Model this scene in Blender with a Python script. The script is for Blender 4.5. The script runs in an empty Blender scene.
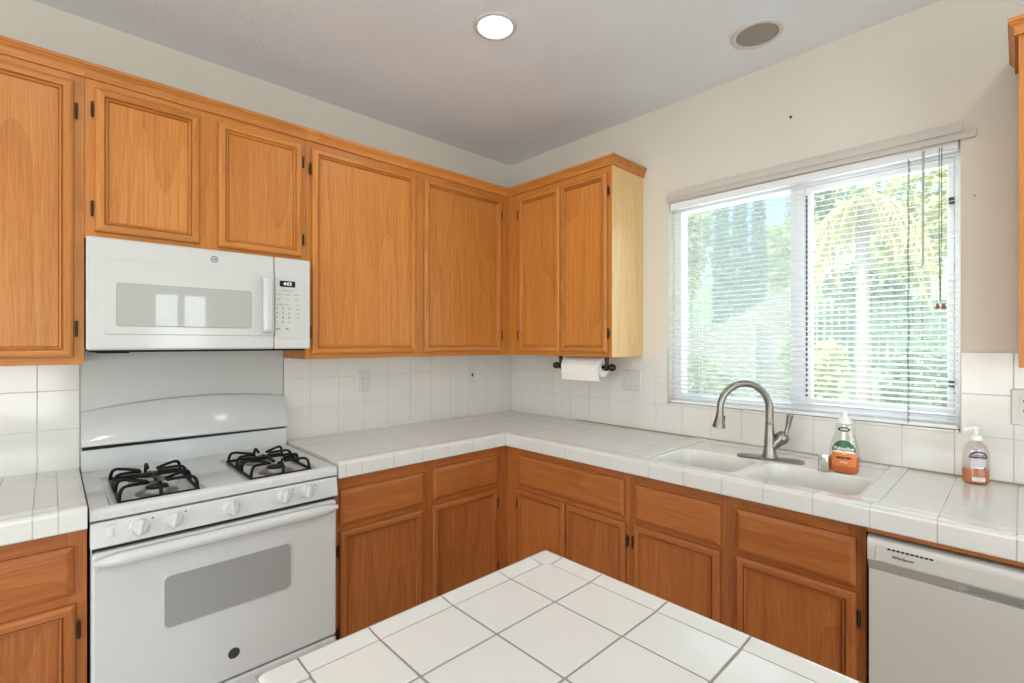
import bpy, bmesh, math, random
from mathutils import Vector, Matrix
C = bpy.context.scene.collection
PI = math.pi
random.seed(7)

# ---------------------------------------------------------------- camera, world, sun, light, exposure
cd = bpy.data.cameras.new('camera'); cam = bpy.data.objects.new('camera', cd); C.objects.link(cam)
cd.sensor_width = 36.0; cd.lens = 484.03/1024*36.0; cd.clip_start = 0.02; cd.clip_end = 300
cam.location = (-2.419, -2.5609, 1.4031)
cam.rotation_euler = (PI/2, 0, math.radians(46.4364-90))
cd.shift_y = 1.44/1024
bpy.context.scene.camera = cam

vs = bpy.context.scene.view_settings
vs.view_transform = 'Standard'; vs.look = 'None'; vs.exposure = 0.12; vs.gamma = 1.0; vs.use_curve_mapping = False

w = bpy.data.worlds.new('world'); bpy.context.scene.world = w; w.use_nodes = True
nt = w.node_tree; nt.nodes.clear()
sky = nt.nodes.new('ShaderNodeTexSky'); sky.sky_type = 'NISHITA'; sky.sun_disc = False
sky.sun_elevation = math.radians(48); sky.sun_rotation = math.radians(-70); sky.dust_density = 2.5; sky.ozone_density = 0.6
bg = nt.nodes.new('ShaderNodeBackground'); bg.inputs[1].default_value = 0.42
out = nt.nodes.new('ShaderNodeOutputWorld')
nt.links.new(sky.outputs[0], bg.inputs[0]); nt.links.new(bg.outputs[0], out.inputs[0])

def lamp(name, kind, loc, energy, color=(1, 1, 1), rot=None, to=None, **kw):
    d = bpy.data.lights.new(name, kind); d.energy = energy; d.color = color
    for k, v in kw.items(): setattr(d, k, v)
    o = bpy.data.objects.new(name, d); C.objects.link(o); o.location = loc
    if to is not None: o.rotation_euler = (Vector(to)-Vector(loc)).to_track_quat('-Z', 'Y').to_euler()
    elif rot is not None: o.rotation_euler = rot
    return o

SUN = lamp('sun', 'SUN', (-6, -3, 9), 3.5, (1.0, 0.95, 0.86), to=(-6+0.62, -3+0.25, 9-0.80), angle=0.01)
# daylight that comes through the big openings behind the camera (area lamps; the left one is added fill)
lamp('daylight_rear', 'AREA', (-3.3, -5.59, 1.45), 100, (0.97, 0.985, 1.0), to=(-3.3, 0, 2.9), shape='RECTANGLE', size=2.0, size_y=1.9)
lamp('daylight_rear_small', 'AREA', (-1.24, -5.59, 1.5), 20, (0.97, 0.985, 1.0), to=(-1.24, 0, 2.2), shape='RECTANGLE', size=0.62, size_y=1.1)
lamp('fill_left', 'AREA', (-5.79, -2.2, 1.5), 80, (0.98, 0.99, 1.0), to=(0, -2.2, 2.9), shape='RECTANGLE', size=2.2, size_y=1.7)  # added fill lamp, lights the window-wall cabinets from the left
lamp('daylight_sink_window', 'AREA', (0.22, -1.83, 1.63), 18, (0.95, 0.98, 1.0), to=(-2, -1.83, 1.3), shape='RECTANGLE', size=1.05, size_y=1.0)

# ---------------------------------------------------------------- materials
def newmat(name):
    m = bpy.data.materials.new(name); m.use_nodes = True
    n = m.node_tree; b = n.nodes['Principled BSDF']
    return m, n, b
def flat(name, col, rough=0.5, metal=0.0, spec=0.5, **kw):
    m, n, b = newmat(name)
    b.inputs['Base Color'].default_value = (*col, 1); b.inputs['Roughness'].default_value = rough
    b.inputs['Metallic'].default_value = metal; b.inputs['Specular IOR Level'].default_value = spec
    for k, v in kw.items(): b.inputs[k].default_value = v
    return m
def noise(n, vec, scale, detail=2, rough=0.5, dist=0.0):
    t = n.nodes.new('ShaderNodeTexNoise'); t.inputs['Scale'].default_value = scale
    t.inputs['Detail'].default_value = detail; t.inputs['Roughness'].default_value = rough; t.inputs['Distortion'].default_value = dist
    if vec is not None: n.links.new(vec, t.inputs['Vector'])
    return t
def math_(n, op, a, b=None, c=None):
    t = n.nodes.new('ShaderNodeMath'); t.operation = op
    for i, v in enumerate((a, b, c)):
        if v is None: continue
        if isinstance(v, (int, float)): t.inputs[i].default_value = v
        else: n.links.new(v, t.inputs[i])
    return t.outputs[0]
def ramp(n, fac, stops):
    t = n.nodes.new('ShaderNodeValToRGB'); e = t.color_ramp.elements
    while len(e) < len(stops): e.new(0.5)
    for el, (p, c) in zip(e, stops): el.position = p; el.color = (*c, 1)
    n.links.new(fac, t.inputs[0]); return t.outputs[0]
def bump(n, b, h, strength, dist=0.001):
    t = n.nodes.new('ShaderNodeBump'); t.inputs['Strength'].default_value = strength; t.inputs['Distance'].default_value = dist
    n.links.new(h, t.inputs['Height']); n.links.new(t.outputs[0], b.inputs['Normal'])

def wood(name, axis, light, mid, dark):
    """oak: the grain runs along the given axis of object space"""
    m, n, b = newmat(name)
    tc = n.nodes.new('ShaderNodeTexCoord'); oi = n.nodes.new('ShaderNodeObjectInfo')
    add = n.nodes.new('ShaderNodeVectorMath'); add.operation = 'ADD'
    off = n.nodes.new('ShaderNodeVectorMath'); off.operation = 'SCALE'; off.inputs[0].default_value = (3.7, 5.1, 9.3)
    n.links.new(oi.outputs['Random'], off.inputs['Scale'])
    n.links.new(tc.outputs['Object'], add.inputs[0]); n.links.new(off.outputs[0], add.inputs[1])
    def mapped(along, across):
        mp = n.nodes.new('ShaderNodeMapping'); s = [across]*3; s['xyz'.index(axis)] = along
        mp.inputs['Scale'].default_value = s; n.links.new(add.outputs[0], mp.inputs[0]); return mp.outputs[0]
    big = noise(n, mapped(0.55, 4.2), 1.0, 1.5, 0.4, 0.25)
    rings = math_(n, 'FRACT', math_(n, 'MULTIPLY', big.outputs[0], 9.0))
    saw = math_(n, 'POWER', rings, 2.2)
    streak = noise(n, mapped(2.0, 130), 1.0, 3, 0.62)
    pore = noise(n, mapped(11, 420), 1.0, 2, 0.6)
    fac = math_(n, 'ADD', math_(n, 'ADD', 0.10, math_(n, 'MULTIPLY', saw, 0.16)), math_(n, 'MULTIPLY', streak.outputs[0], 0.70))
    fac = math_(n, 'ADD', fac, math_(n, 'MULTIPLY', math_(n, 'SUBTRACT', pore.outputs[0], 0.5), 0.85))
    col = ramp(n, fac, [(0.25, light), (0.55, mid), (0.92, dark)])
    tone = noise(n, mapped(0.3, 0.9), 1.0, 1, 0.4)
    hsv = n.nodes.new('ShaderNodeHueSaturation'); n.links.new(col, hsv.inputs['Color'])
    n.links.new(math_(n, 'ADD', math_(n, 'MULTIPLY', tone.outputs[0], 0.34), math_(n, 'ADD', 0.74, math_(n, 'MULTIPLY', oi.outputs['Random'], 0.14))), hsv.inputs['Value'])
    n.links.new(hsv.outputs[0], b.inputs['Base Color'])
    b.inputs['Roughness'].default_value = 0.46; b.inputs['Specular IOR Level'].default_value = 0.35
    b.inputs['Coat Weight'].default_value = 0.18; b.inputs['Coat Roughness'].default_value = 0.32
    bump(n, b, fac, 0.12, 0.001)
    return m
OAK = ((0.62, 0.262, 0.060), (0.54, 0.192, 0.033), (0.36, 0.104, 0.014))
OAK_SHADED = ((0.47, 0.165, 0.042), (0.385, 0.114, 0.024), (0.25, 0.066, 0.012))  # same oak, darker and redder: weaker light on base cabinets put into colour
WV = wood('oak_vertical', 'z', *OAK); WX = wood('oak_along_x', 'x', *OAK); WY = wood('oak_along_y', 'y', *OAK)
BV = wood('oak_shaded_vertical', 'z', *OAK_SHADED); BX = wood('oak_shaded_along_x', 'x', *OAK_SHADED); BY = wood('oak_shaded_along_y', 'y', *OAK_SHADED)
PALE = wood('oak_window_glare', 'z', (0.80, 0.56, 0.28), (0.73, 0.47, 0.20), (0.60, 0.33, 0.11))  # paler than the oak: window glare on the end panel put into colour
pb = PALE.node_tree.nodes['Principled BSDF']; pb.inputs['Coat Weight'].default_value = 0.55; pb.inputs['Coat Roughness'].default_value = 0.22
CABIN = flat('cabinet_inside', (0.50, 0.36, 0.20), 0.6)

def plaster(name, col, scale, strength):
    m, n, b = newmat(name)
    tc = n.nodes.new('ShaderNodeTexCoord')
    a = noise(n, tc.outputs['Object'], scale, 3, 0.55); c = noise(n, tc.outputs['Object'], 1.3, 2, 0.5)
    col2 = tuple(x*0.94 for x in col)
    n.links.new(ramp(n, c.outputs[0], [(0.35, col2), (0.65, col)]), b.inputs['Base Color'])
    b.inputs['Roughness'].default_value = 0.75; b.inputs['Specular IOR Level'].default_value = 0.2
    bump(n, b, a.outputs[0], strength, 0.004)
    return m
PLA = plaster('wall_paint_cream', (0.735, 0.70, 0.622), 70, 0.28)
CEI = plaster('ceiling_paint', (0.84, 0.89, 0.95), 55, 0.7)
FLO = flat('floor_tile', (0.42, 0.35, 0.28), 0.4)

def glaze(name, col, wave=0.0, rough=0.09):
    m, n, b = newmat(name)
    tc = n.nodes.new('ShaderNodeTexCoord')
    c = noise(n, tc.outputs['Object'], 5.5, 2, 0.5)
    n.links.new(ramp(n, c.outputs[0], [(0.3, tuple(x*0.965 for x in col)), (0.7, col)]), b.inputs['Base Color'])
    b.inputs['Roughness'].default_value = rough; b.inputs['Specular IOR Level'].default_value = 0.5
    if wave:
        a = noise(n, tc.outputs['Object'], 9, 1, 0.4); bump(n, b, a.outputs[0], wave, 0.01)
    return m
TILE = glaze('white_glazed_tile', (0.745, 0.73, 0.70), 0.06, 0.12)
CTILE = glaze('white_counter_tile', (0.71, 0.71, 0.695), 0.06, 0.09)
GROUT = flat('grout_pale', (0.66, 0.645, 0.61), 0.85)
GROUTD = flat('grout_grey', (0.30, 0.285, 0.26), 0.9)
CAULK = flat('stained_caulk', (0.36, 0.29, 0.21), 0.8)
ENAM = flat('white_enamel', (0.62, 0.628, 0.628), 0.12, spec=0.5)
ENAM2 = flat('white_plastic', (0.61, 0.615, 0.612), 0.30)
SPLM = flat('splash_sheet', (0.56, 0.56, 0.545), 0.35)
DWM = flat('dishwasher_white', (0.62, 0.605, 0.57), 0.26)
DWS = flat('dishwasher_grey_strip', (0.40, 0.38, 0.35), 0.35)
SINKM = flat('sink_porcelain', (0.80, 0.785, 0.75), 0.14)
GLASSG = flat('oven_glass_grey', (0.33, 0.33, 0.325), 0.10)
MWG = flat('microwave_window', (0.45, 0.465, 0.45), 0.03)
BLACK = flat('black_iron', (0.004, 0.004, 0.004), 0.42, spec=0.2)
BLK2 = flat('black_gap', (0.008, 0.008, 0.008), 0.7)
DISP = flat('display_black', (0.01, 0.012, 0.012), 0.12)
LED = flat('display_digits', (0.6, 0.75, 0.75), 0.4, **{'Emission Color': (0.7, 0.9, 0.9, 1), 'Emission Strength': 0.9})
INK = flat('grey_ink', (0.36, 0.36, 0.36), 0.6)
INKD = flat('dark_ink', (0.06, 0.06, 0.065), 0.5)
BADGE = flat('dark_badge', (0.045, 0.045, 0.045), 0.35)
ALU = flat('burner_alloy', (0.30, 0.295, 0.285), 0.45, 0.8)
BRON = flat('dark_bronze', (0.055, 0.04, 0.028), 0.42, 0.7)
NICK = flat('brushed_nickel', (0.30, 0.285, 0.262), 0.34, 1.0)
CHROME = flat('chrome', (0.74, 0.73, 0.71), 0.14, 1.0)
PAPER = flat('paper_towel_white', (0.84, 0.83, 0.81), 0.9, spec=0.1)
PLATE = flat('plate_white', (0.66, 0.65, 0.62), 0.3)
BLIND = flat('blind_white', (0.84, 0.86, 0.89), 0.45)
def slatmat():
    m = bpy.data.materials.new('blind_slat'); m.use_nodes = True; n = m.node_tree; b = n.nodes['Principled BSDF']; o = n.nodes['Material Output']
    b.inputs['Base Color'].default_value = (0.92, 0.93, 0.95, 1); b.inputs['Roughness'].default_value = 0.4
    t = n.nodes.new('ShaderNodeBsdfTranslucent'); t.inputs[0].default_value = (0.85, 0.89, 0.94, 1)
    mx = n.nodes.new('ShaderNodeMixShader'); mx.inputs[0].default_value = 0.28
    n.links.new(b.outputs[0], mx.inputs[1]); n.links.new(t.outputs[0], mx.inputs[2]); n.links.new(mx.outputs[0], o.inputs[0]); return m
SLAT = slatmat()
VINYL = flat('vinyl_white', (0.88, 0.88, 0.88), 0.35)
VALA = flat('valance_plastic', (0.56, 0.535, 0.50), 0.4)
CORDM = flat('cord_grey', (0.12, 0.115, 0.10), 0.8)
TASM = flat('tassel_brown', (0.26, 0.15, 0.06), 0.5)
SPKM = flat('speaker_grille', (0.34, 0.315, 0.28), 0.8)
TRIMW = flat('lamp_trim', (0.66, 0.63, 0.60), 0.45)
LENS = flat('lamp_lens', (0.9, 0.9, 0.88), 0.4, **{'Emission Color': (1.0, 0.965, 0.90, 1), 'Emission Strength': 7.0})

def clear(name, col, rough=0.03, alpha_mix=0.7):
    """thin clear plastic / glass: see-through with a glossy skin"""
    m = bpy.data.materials.new(name); m.use_nodes = True; n = m.node_tree; n.nodes.clear()
    o = n.nodes.new('ShaderNodeOutputMaterial'); mx = n.nodes.new('ShaderNodeMixShader')
    tr = n.nodes.new('ShaderNodeBsdfTransparent'); tr.inputs[0].default_value = (*col, 1)
    p = n.nodes.new('ShaderNodeBsdfPrincipled'); p.inputs['Base Color'].default_value = (*col, 1); p.inputs['Roughness'].default_value = rough
    mx.inputs[0].default_value = 1-alpha_mix
    n.links.new(tr.outputs[0], mx.inputs[1]); n.links.new(p.outputs[0], mx.inputs[2]); n.links.new(mx.outputs[0], o.inputs[0])
    return m
def plastic(name, col, fac):
    m = bpy.data.materials.new(name); m.use_nodes = True; n = m.node_tree; n.nodes.clear()
    o = n.nodes.new('ShaderNodeOutputMaterial'); mx = n.nodes.new('ShaderNodeMixShader'); tr = n.nodes.new('ShaderNodeBsdfTransparent'); gl = n.nodes.new('ShaderNodeBsdfGlossy')
    tr.inputs[0].default_value = (*col, 1); gl.inputs['Roughness'].default_value = 0.08; mx.inputs[0].default_value = fac
    n.links.new(tr.outputs[0], mx.inputs[1]); n.links.new(gl.outputs[0], mx.inputs[2]); n.links.new(mx.outputs[0], o.inputs[0]); return m
PANE = clear('window_glass_hazed', (0.93, 0.97, 0.95), 0.02, 0.86)  # white haze mixed into the glass stands in for overexposed daylight
SCRN = clear('insect_screen', (0.86, 0.88, 0.88), 0.8, 0.80)
BOTC = plastic('clear_bottle_plastic', (0.93, 0.94, 0.91), 0.10)
SOAPO = flat('orange_soap', (0.66, 0.15, 0.025), 0.15)
LABO = flat('label_orange', (0.74, 0.20, 0.06), 0.35)
LABG = flat('label_green', (0.015, 0.12, 0.045), 0.35)
LABW = flat('label_white', (0.85, 0.85, 0.83), 0.4)
LABY = flat('label_yellow', (0.80, 0.60, 0.10), 0.4)
NAVY = flat('label_navy', (0.02, 0.022, 0.06), 0.35)
SILV = flat('label_silver', (0.55, 0.56, 0.58), 0.35)
HANDO = flat('hand_soap_orange', (0.62, 0.20, 0.07), 0.2)
HANDC = plastic('clear_pump_bottle', (0.93, 0.90, 0.88), 0.10)

# ---------------------------------------------------------------- geometry helpers
class MB:
    """collects shapes in world coordinates; build() links them as ONE mesh object"""
    def __init__(s): s.bm = bmesh.new(); s.mats = []
    def mi(s, m):
        if m is None: return 0
        if m not in s.mats: s.mats.append(m)
        return s.mats.index(m)
    def box(s, lo, hi, bev=0.0, seg=2, m=None, M=None):
        x0, y0, z0 = [min(a, b) for a, b in zip(lo, hi)]; x1, y1, z1 = [max(a, b) for a, b in zip(lo, hi)]
        b = bmesh.new()
        v = [b.verts.new(c) for c in ((x0,y0,z0),(x1,y0,z0),(x1,y1,z0),(x0,y1,z0),(x0,y0,z1),(x1,y0,z1),(x1,y1,z1),(x0,y1,z1))]
        for f in ((0,3,2,1),(4,5,6,7),(0,1,5,4),(1,2,6,5),(2,3,7,6),(3,0,4,7)): b.faces.new([v[i] for i in f])
        if bev > 0:
            bev = min(bev, 0.49*min(x1-x0, y1-y0, z1-z0))
            bmesh.ops.bevel(b, geom=b.edges[:], offset=bev, segments=seg, profile=0.5, affect='EDGES')
        s.merge(b, m, M); return s
    def merge(s, b, m=None, M=None):
        i = s.mi(m)
        if M is not None: b.transform(M)
        mp = {v: s.bm.verts.new(v.co) for v in b.verts}
        for f in b.faces:
            try: nf = s.bm.faces.new([mp[v] for v in f.verts]); nf.material_index = i
            except ValueError: pass
        b.free()
    def face(s, pts, m=None):
        f = s.bm.faces.new([s.bm.verts.new(p) for p in pts]); f.material_index = s.mi(m)
    def loft(s, rings, closed=True, cap0=True, cap1=True, m=None):
        i = s.mi(m); R = [[s.bm.verts.new(p) for p in r] for r in rings]; n = len(R[0])
        for a, b in zip(R, R[1:]):
            for k in range(n if closed else n-1):
                f = s.bm.faces.new((a[k], a[(k+1) % n], b[(k+1) % n], b[k])); f.material_index = i
        if cap0: s.bm.faces.new(R[0][::-1]).material_index = i
        if cap1: s.bm.faces.new(R[-1]).material_index = i
    def lathe(s, o, prof, seg=32, ax=None, sx=1, sy=1, rot=0, m=None, cap=True):
        """prof: (radius, height) pairs, turned round z, or round the given axis"""
        M = Matrix.Translation(o)
        if ax is not None: M = M @ Vector((0,0,1)).rotation_difference(Vector(ax)).to_matrix().to_4x4()
        M = M @ Matrix.Rotation(rot, 4, 'Z')
        rings = [[M @ Vector((r*sx*math.cos(2*PI*k/seg), r*sy*math.sin(2*PI*k/seg), h)) for k in range(seg)] for r, h in prof]
        s.loft(rings, True, cap and prof[0][0] > 1e-6, cap and prof[-1][0] > 1e-6, m); return s
    def cyl(s, p0, p1, r, seg=16, m=None, r1=None):
        d = Vector(p1)-Vector(p0); s.lathe(p0, [(r, 0), (r if r1 is None else r1, d.length)], seg, d.normalized(), m=m); return s
    def tube(s, pts, r, seg=10, m=None):
        pts = [Vector(p) for p in pts]; rad = r if isinstance(r, (list, tuple)) else [r]*len(pts)
        t0 = (pts[1]-pts[0]).normalized(); up = Vector((0,0,1)) if abs(t0.z) < 0.9 else Vector((1,0,0))
        nrm = (up - t0*up.dot(t0)).normalized(); rings = []
        for i, p in enumerate(pts):
            t = (pts[min(i+1, len(pts)-1)]-pts[max(i-1, 0)]).normalized()
            nrm = (nrm - t*nrm.dot(t)).normalized(); b = t.cross(nrm)
            rings.append([p + (nrm*math.cos(2*PI*k/seg)+b*math.sin(2*PI*k/seg))*rad[i] for k in range(seg)])
        s.loft(rings, m=m); return s
    def prism(s, pts, vec, m=None):
        v = Vector(vec); s.loft([[Vector(p) for p in pts], [Vector(p)+v for p in pts]], m=m); return s
    def text(s, body, M, size, m, extrude=0.0004, shear=0.0, align='CENTER', bold=0.0):
        cu = bpy.data.curves.new('t', 'FONT'); cu.body = body; cu.size = size; cu.extrude = extrude; cu.shear = shear
        cu.align_x = align; cu.align_y = 'CENTER'; cu.offset = bold; cu.resolution_u = 2
        ob = bpy.data.objects.new('t', cu); me = bpy.data.meshes.new_from_object(ob)
        b = bmesh.new(); b.from_mesh(me); s.merge(b, m, M)
        bpy.data.objects.remove(ob); bpy.data.curves.remove(cu); bpy.data.meshes.remove(me)
        return s
    def build(s, name, m=None, parent=None, smooth=35, recalc=True):
        if not s.mats: s.mats = [m]
        elif m is not None and s.mats[0] is None: s.mats[0] = m
        off = base_of(parent) if parent is not None else Vector((0,0,0))
        if recalc: bmesh.ops.recalc_face_normals(s.bm, faces=s.bm.faces[:])
        for v in s.bm.verts: v.co -= off
        me = bpy.data.meshes.new(name); s.bm.to_mesh(me); s.bm.free()
        for x in s.mats: me.materials.append(x)
        if smooth:
            for p in me.polygons: p.use_smooth = True
            me.set_sharp_from_angle(angle=math.radians(smooth))
        o = bpy.data.objects.new(name, me); C.objects.link(o)
        if smooth:
            wn = o.modifiers.new('weighted_normals', 'WEIGHTED_NORMAL'); wn.keep_sharp = True; wn.weight = 90
        if parent is not None: o.parent = parent
        return o
def base_of(o):
    v = Vector((0,0,0))
    while o is not None: v += o.location; o = o.parent
    return v
def thing(name, label, cat, loc, group=None):
    o = bpy.data.objects.new(name, None); C.objects.link(o); o.location = loc; o.empty_display_size = 0.05
    o['label'] = label; o['category'] = cat
    if group: o['group'] = group
    return o
def recentre(o, loc):
    loc = Vector(loc); o.data.transform(Matrix.Translation(-loc)); o.location = loc
def single(mb, name, m, label, cat, loc, group=None, kind=None):
    o = mb.build(name, m); recentre(o, loc); o['label'] = label; o['category'] = cat
    if group: o['group'] = group
    if kind: o['kind'] = kind
    return o
def struct(mb, name, m, smooth=35):
    o = mb.build(name, m, smooth=smooth); o['kind'] = 'structure'; return o
def P(wl, u, d, z):
    """wall frame: u along the wall, d out of the wall, z up. 'A' is the range wall (y=0), 'B' the window wall (x=0)"""
    return (u, -d, z) if wl == 'A' else (-d, u, z)
def wbox(mb, wl, u0, u1, d0, d1, z0, z1, bev=0.0, m=None, seg=2):
    return mb.box(P(wl, u0, d0, z0), P(wl, u1, d1, z1), bev, seg, m)
def wmat(wl, u, d, z):
    """matrix that lays text (x right, y up, z out) on a wall"""
    if wl == 'A': R = Matrix(((1,0,0),(0,0,-1),(0,1,0))).to_4x4()
    else: R = Matrix(((0,0,-1),(-1,0,0),(0,1,0))).to_4x4()
    return Matrix.Translation(P(wl, u, d, z)) @ R
def arc(c, r, a0, a1, n): return [(c[0]+r*math.cos(a0+(a1-a0)*i/n), c[1]+r*math.sin(a0+(a1-a0)*i/n)) for i in range(n+1)]
def rrect(u0, u1, v0, v1, r, n=6):
    return arc((u1-r, v0+r), r, -PI/2, 0, n)+arc((u1-r, v1-r), r, 0, PI/2, n)+arc((u0+r, v1-r), r, PI/2, PI, n)+arc((u0+r, v0+r), r, PI, 1.5*PI, n)
def rpanel(mb, wl, u0, u1, z0, z1, d0, d1, r, m=None, ease=0.002):
    """rounded-corner plate standing on a wall, softly eased front edge"""
    a = rrect(u0, u1, z0, z1, r); e = ease; b = rrect(u0+e, u1-e, z0+e, z1-e, max(r-e, 0.0005))
    mb.loft([[P(wl, u, d0, z) for u, z in a], [P(wl, u, d1-e, z) for u, z in a], [P(wl, u, d1, z) for u, z in b]], m=m); return mb

# ---------------------------------------------------------------- the room
X0, Y0, H = -5.6, -5.4, 2.69
WY0, WY1, WZ0, WZ1 = -2.408, -1.248, 1.078, 2.156
T = 0.16
struct(MB().box((X0-T, Y0-T, -0.06), (T, T, 0)), 'floor', FLO, 0)
struct(MB().box((X0-T, Y0-T, H), (T, T, H+0.14)), 'ceiling', CEI, 0)
struct(MB().box((X0-T, 0, 0), (T, T, H)), 'wall_range_side', PLA, 0)
wb = MB()
wb.box((0, Y0, 0), (T, WY0, H)); wb.box((0, WY1, 0), (T, 0, H)); wb.box((0, WY0, 0), (T, WY1, WZ0)); wb.box((0, WY0, WZ1), (T, WY1, H))
struct(wb, 'wall_window_side', PLA, 0)
def holed(axis, c0, c1, span, holes):
    """wall with rectangular openings: holes are (a0, a1, z0, z1) along the wall"""
    mb = MB(); holes = sorted(holes); cur = span[0]
    def b(a0, a1, z0, z1):
        if a1-a0 > 1e-4 and z1-z0 > 1e-4:
            mb.box((a0, c0, z0), (a1, c1, z1)) if axis == 'x' else mb.box((c0, a0, z0), (c1, a1, z1))
    for a0, a1, z0, z1 in holes:
        b(cur, a0, 0, H); b(a0, a1, 0, z0); b(a0, a1, z1, H); cur = a1
    b(cur, span[1], 0, H); return mb
struct(holed('x', Y0-T, Y0, (X0-T, T), [(-4.3, -2.3, 0.0, 2.1), (-1.55, -0.93, 0.95, 2.05)]), 'wall_rear', PLA, 0)
struct(holed('y', X0-T, X0, (Y0, 0), [(-3.3, -1.1, 0.5, 2.2)]), 'wall_left', PLA, 0)
def rear_window(name, axis, c, a0, a1, z0, z1, mull):
    root = bpy.data.objects.new(name, None); C.objects.link(root); root['kind'] = 'structure'
    f = MB(); th = 0.05
    def b(p0, p1, q0, q1, mb=f, d=0.05):
        mb.box((p0, c-d/2, q0), (p1, c+d/2, q1), 0.003) if axis == 'x' else mb.box((c-d/2, p0, q0), (c+d/2, p1, q1), 0.003)
    b(a0, a1, z0, z0+th); b(a0, a1, z1-th, z1); b(a0, a0+th, z0+th, z1-th); b(a1-th, a1, z0+th, z1-th)
    for k in mull: b(k-0.035, k+0.035, z0+th, z1-th)
    f.build('window_frame', VINYL, root)
    g = MB(); b(a0+th, a1-th, z0+th, z1-th, g, 0.006); g.build('glass_pane', PANE, root)
rear_window('window_2', 'x', Y0-0.1, -1.55, -0.93, 0.95, 2.05, [-1.24])
rear_window('door_1', 'x', Y0-0.1, -4.3, -2.3, 0.0, 2.1, [-3.3])
rear_window('fill_window', 'y', X0-0.1, -3.3, -1.1, 0.5, 2.2, [-2.2])  # unseen window, added so light from the left reaches the window-wall cabinets

# tiled backsplash: grout bed and separate tiles
def tiles(mb, wl, us, zs, d0, d1, gap, m, bev=0.0012, skip=None):
    for a, b in zip(us, us[1:]):
        for c, e in zip(zs, zs[1:]):
            if skip and skip(a, b, c, e): continue
            j = random.uniform(-0.0003, 0.0003)
            wbox(mb, wl, a+gap/2, b-gap/2, d0, d1+j, c+gap/2, e-gap/2, bev, m)
def grid(start, pitch, lo, hi):
    k = math.ceil((lo-start)/pitch+1e-6); v = [lo]
    while start+k*pitch < hi-1e-4:
        if start+k*pitch > lo+0.004: v.append(start+k*pitch)
        k += 1
    v.append(hi)
    return v
ZT = [0.905, 1.069, 1.219, 1.369]
t1 = MB(); wbox(t1, 'A', -1.572, -0.0005, 0.0, 0.006, 0.90, 1.3685, 0, GROUT)
tiles(t1, 'A', grid(-1.442, 0.15, -1.572, -0.0085), ZT, 0.0, 0.0085, 0.0015, TILE)
struct(t1, 'trim_1', None)
t2 = MB(); wbox(t2, 'A', -3.2, -2.339, 0.0, 0.006, 0.90, 1.3685, 0, GROUT)
tiles(t2, 'A', grid(-2.4585, 0.15, -3.2, -2.339), ZT, 0.0, 0.0085, 0.0015, TILE)
struct(t2, 'trim_2', None)
t3 = MB()
wbox(t3, 'B', WY1+0.002, -0.0005, 0.0, 0.006, 0.90, 1.3685, 0, GROUT); wbox(t3, 'B', -3.4, WY0-0.002, 0.0, 0.006, 0.90, 1.3685, 0, GROUT)
wbox(t3, 'B', WY0-0.002, WY1+0.002, 0.0, 0.006, 0.90, WZ0-0.004, 0, GROUT)
gB = grid(-2.544, 0.152, -3.4, -0.0085)
def inwin(a, b, c, e): return e > WZ0 and b > WY0 and a < WY1
tiles(t3, 'B', gB, ZT, 0.0, 0.0085, 0.0015, TILE, skip=inwin)
# cut tiles beside and under the window
for a, b in zip(gB, gB[1:]):
    for c, e in zip(ZT, ZT[1:]):
        if inwin(a, b, c, e):
            if a < WY0-0.006: wbox(t3, 'B', a+0.0011, WY0-0.002, 0, 0.0085, c+0.0011, e-0.0011, 0.001, TILE)
            elif b > WY1+0.006: wbox(t3, 'B', WY1+0.002, b-0.0011, 0, 0.0085, c+0.0011, e-0.0011, 0.001, TILE)
struct(t3, 'trim_3', None)
# grimy caulk line where the worktop meets the tiles on the window wall
ck = MB(); wbox(ck, 'B', -3.1, -0.62, 0.0086, 0.0140, 0.913, 0.920, 0.001); struct(ck, 'trim_4', CAULK)
# tile sill inside the window recess
sl = MB()
for a, b in zip(grid(-2.544, 0.152, WY0+0.003, WY1-0.003), grid(-2.544, 0.152, WY0+0.003, WY1-0.003)[1:]):
    sl.box((-0.008, a+0.001, WZ0-0.006), (0.05, b-0.001, WZ0+0.003), 0.002, 2, TILE)
struct(sl, 'trim_5', TILE)

# ---------------------------------------------------------------- window above the sink
win = bpy.data.objects.new('window_1', None); C.objects.link(win); win['kind'] = 'structure'
f = MB(); xa, xb = 0.055, 0.125
for lo, hi in (((xa, WY0, WZ0), (xb, WY1, WZ0+0.045)), ((xa, WY0, WZ1-0.045), (xb, WY1, WZ1)), ((xa, WY0, WZ0+0.045), (xb, WY0+0.020, WZ1-0.045)),
               ((xa, WY1-0.045, WZ0+0.045), (xb, WY1, WZ1-0.045)), ((xa, -1.885, WZ0+0.045), (xb, -1.825, WZ1-0.045))):
    f.box(lo, hi, 0.004)
f.build('window_frame', VINYL, win)
sa = MB()   # sliding sash on the right-hand half
for lo, hi in (((0.062, -2.387, 1.124), (0.088, -1.885, 1.152)), ((0.062, -2.387, 2.083), (0.088, -1.885, 2.110)), ((0.062, -2.387, 1.152), (0.088, -2.368, 2.083)), ((0.062, -1.912, 1.152), (0.088, -1.885, 2.083))):
    sa.box(lo, hi, 0.003)
sa.build('sash', VINYL, win)
sg = MB(); sg.box((0.0615, -1.895, 1.16), (0.064, -1.888, 2.07)); sg.build('sash_seal', INKD, win)
MB().box((0.074, -2.369, 1.151), (0.077, -1.911, 2.084)).build('glass_pane', PANE, win)
MB().box((0.100, -1.826, 1.122), (0.103, -1.292, 2.112)).build('glass_pane', PANE, win)
MB().box((0.112, -1.826, 1.122), (0.1125, -1.292, 2.112)).build('insect_screen', SCRN, win)
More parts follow.
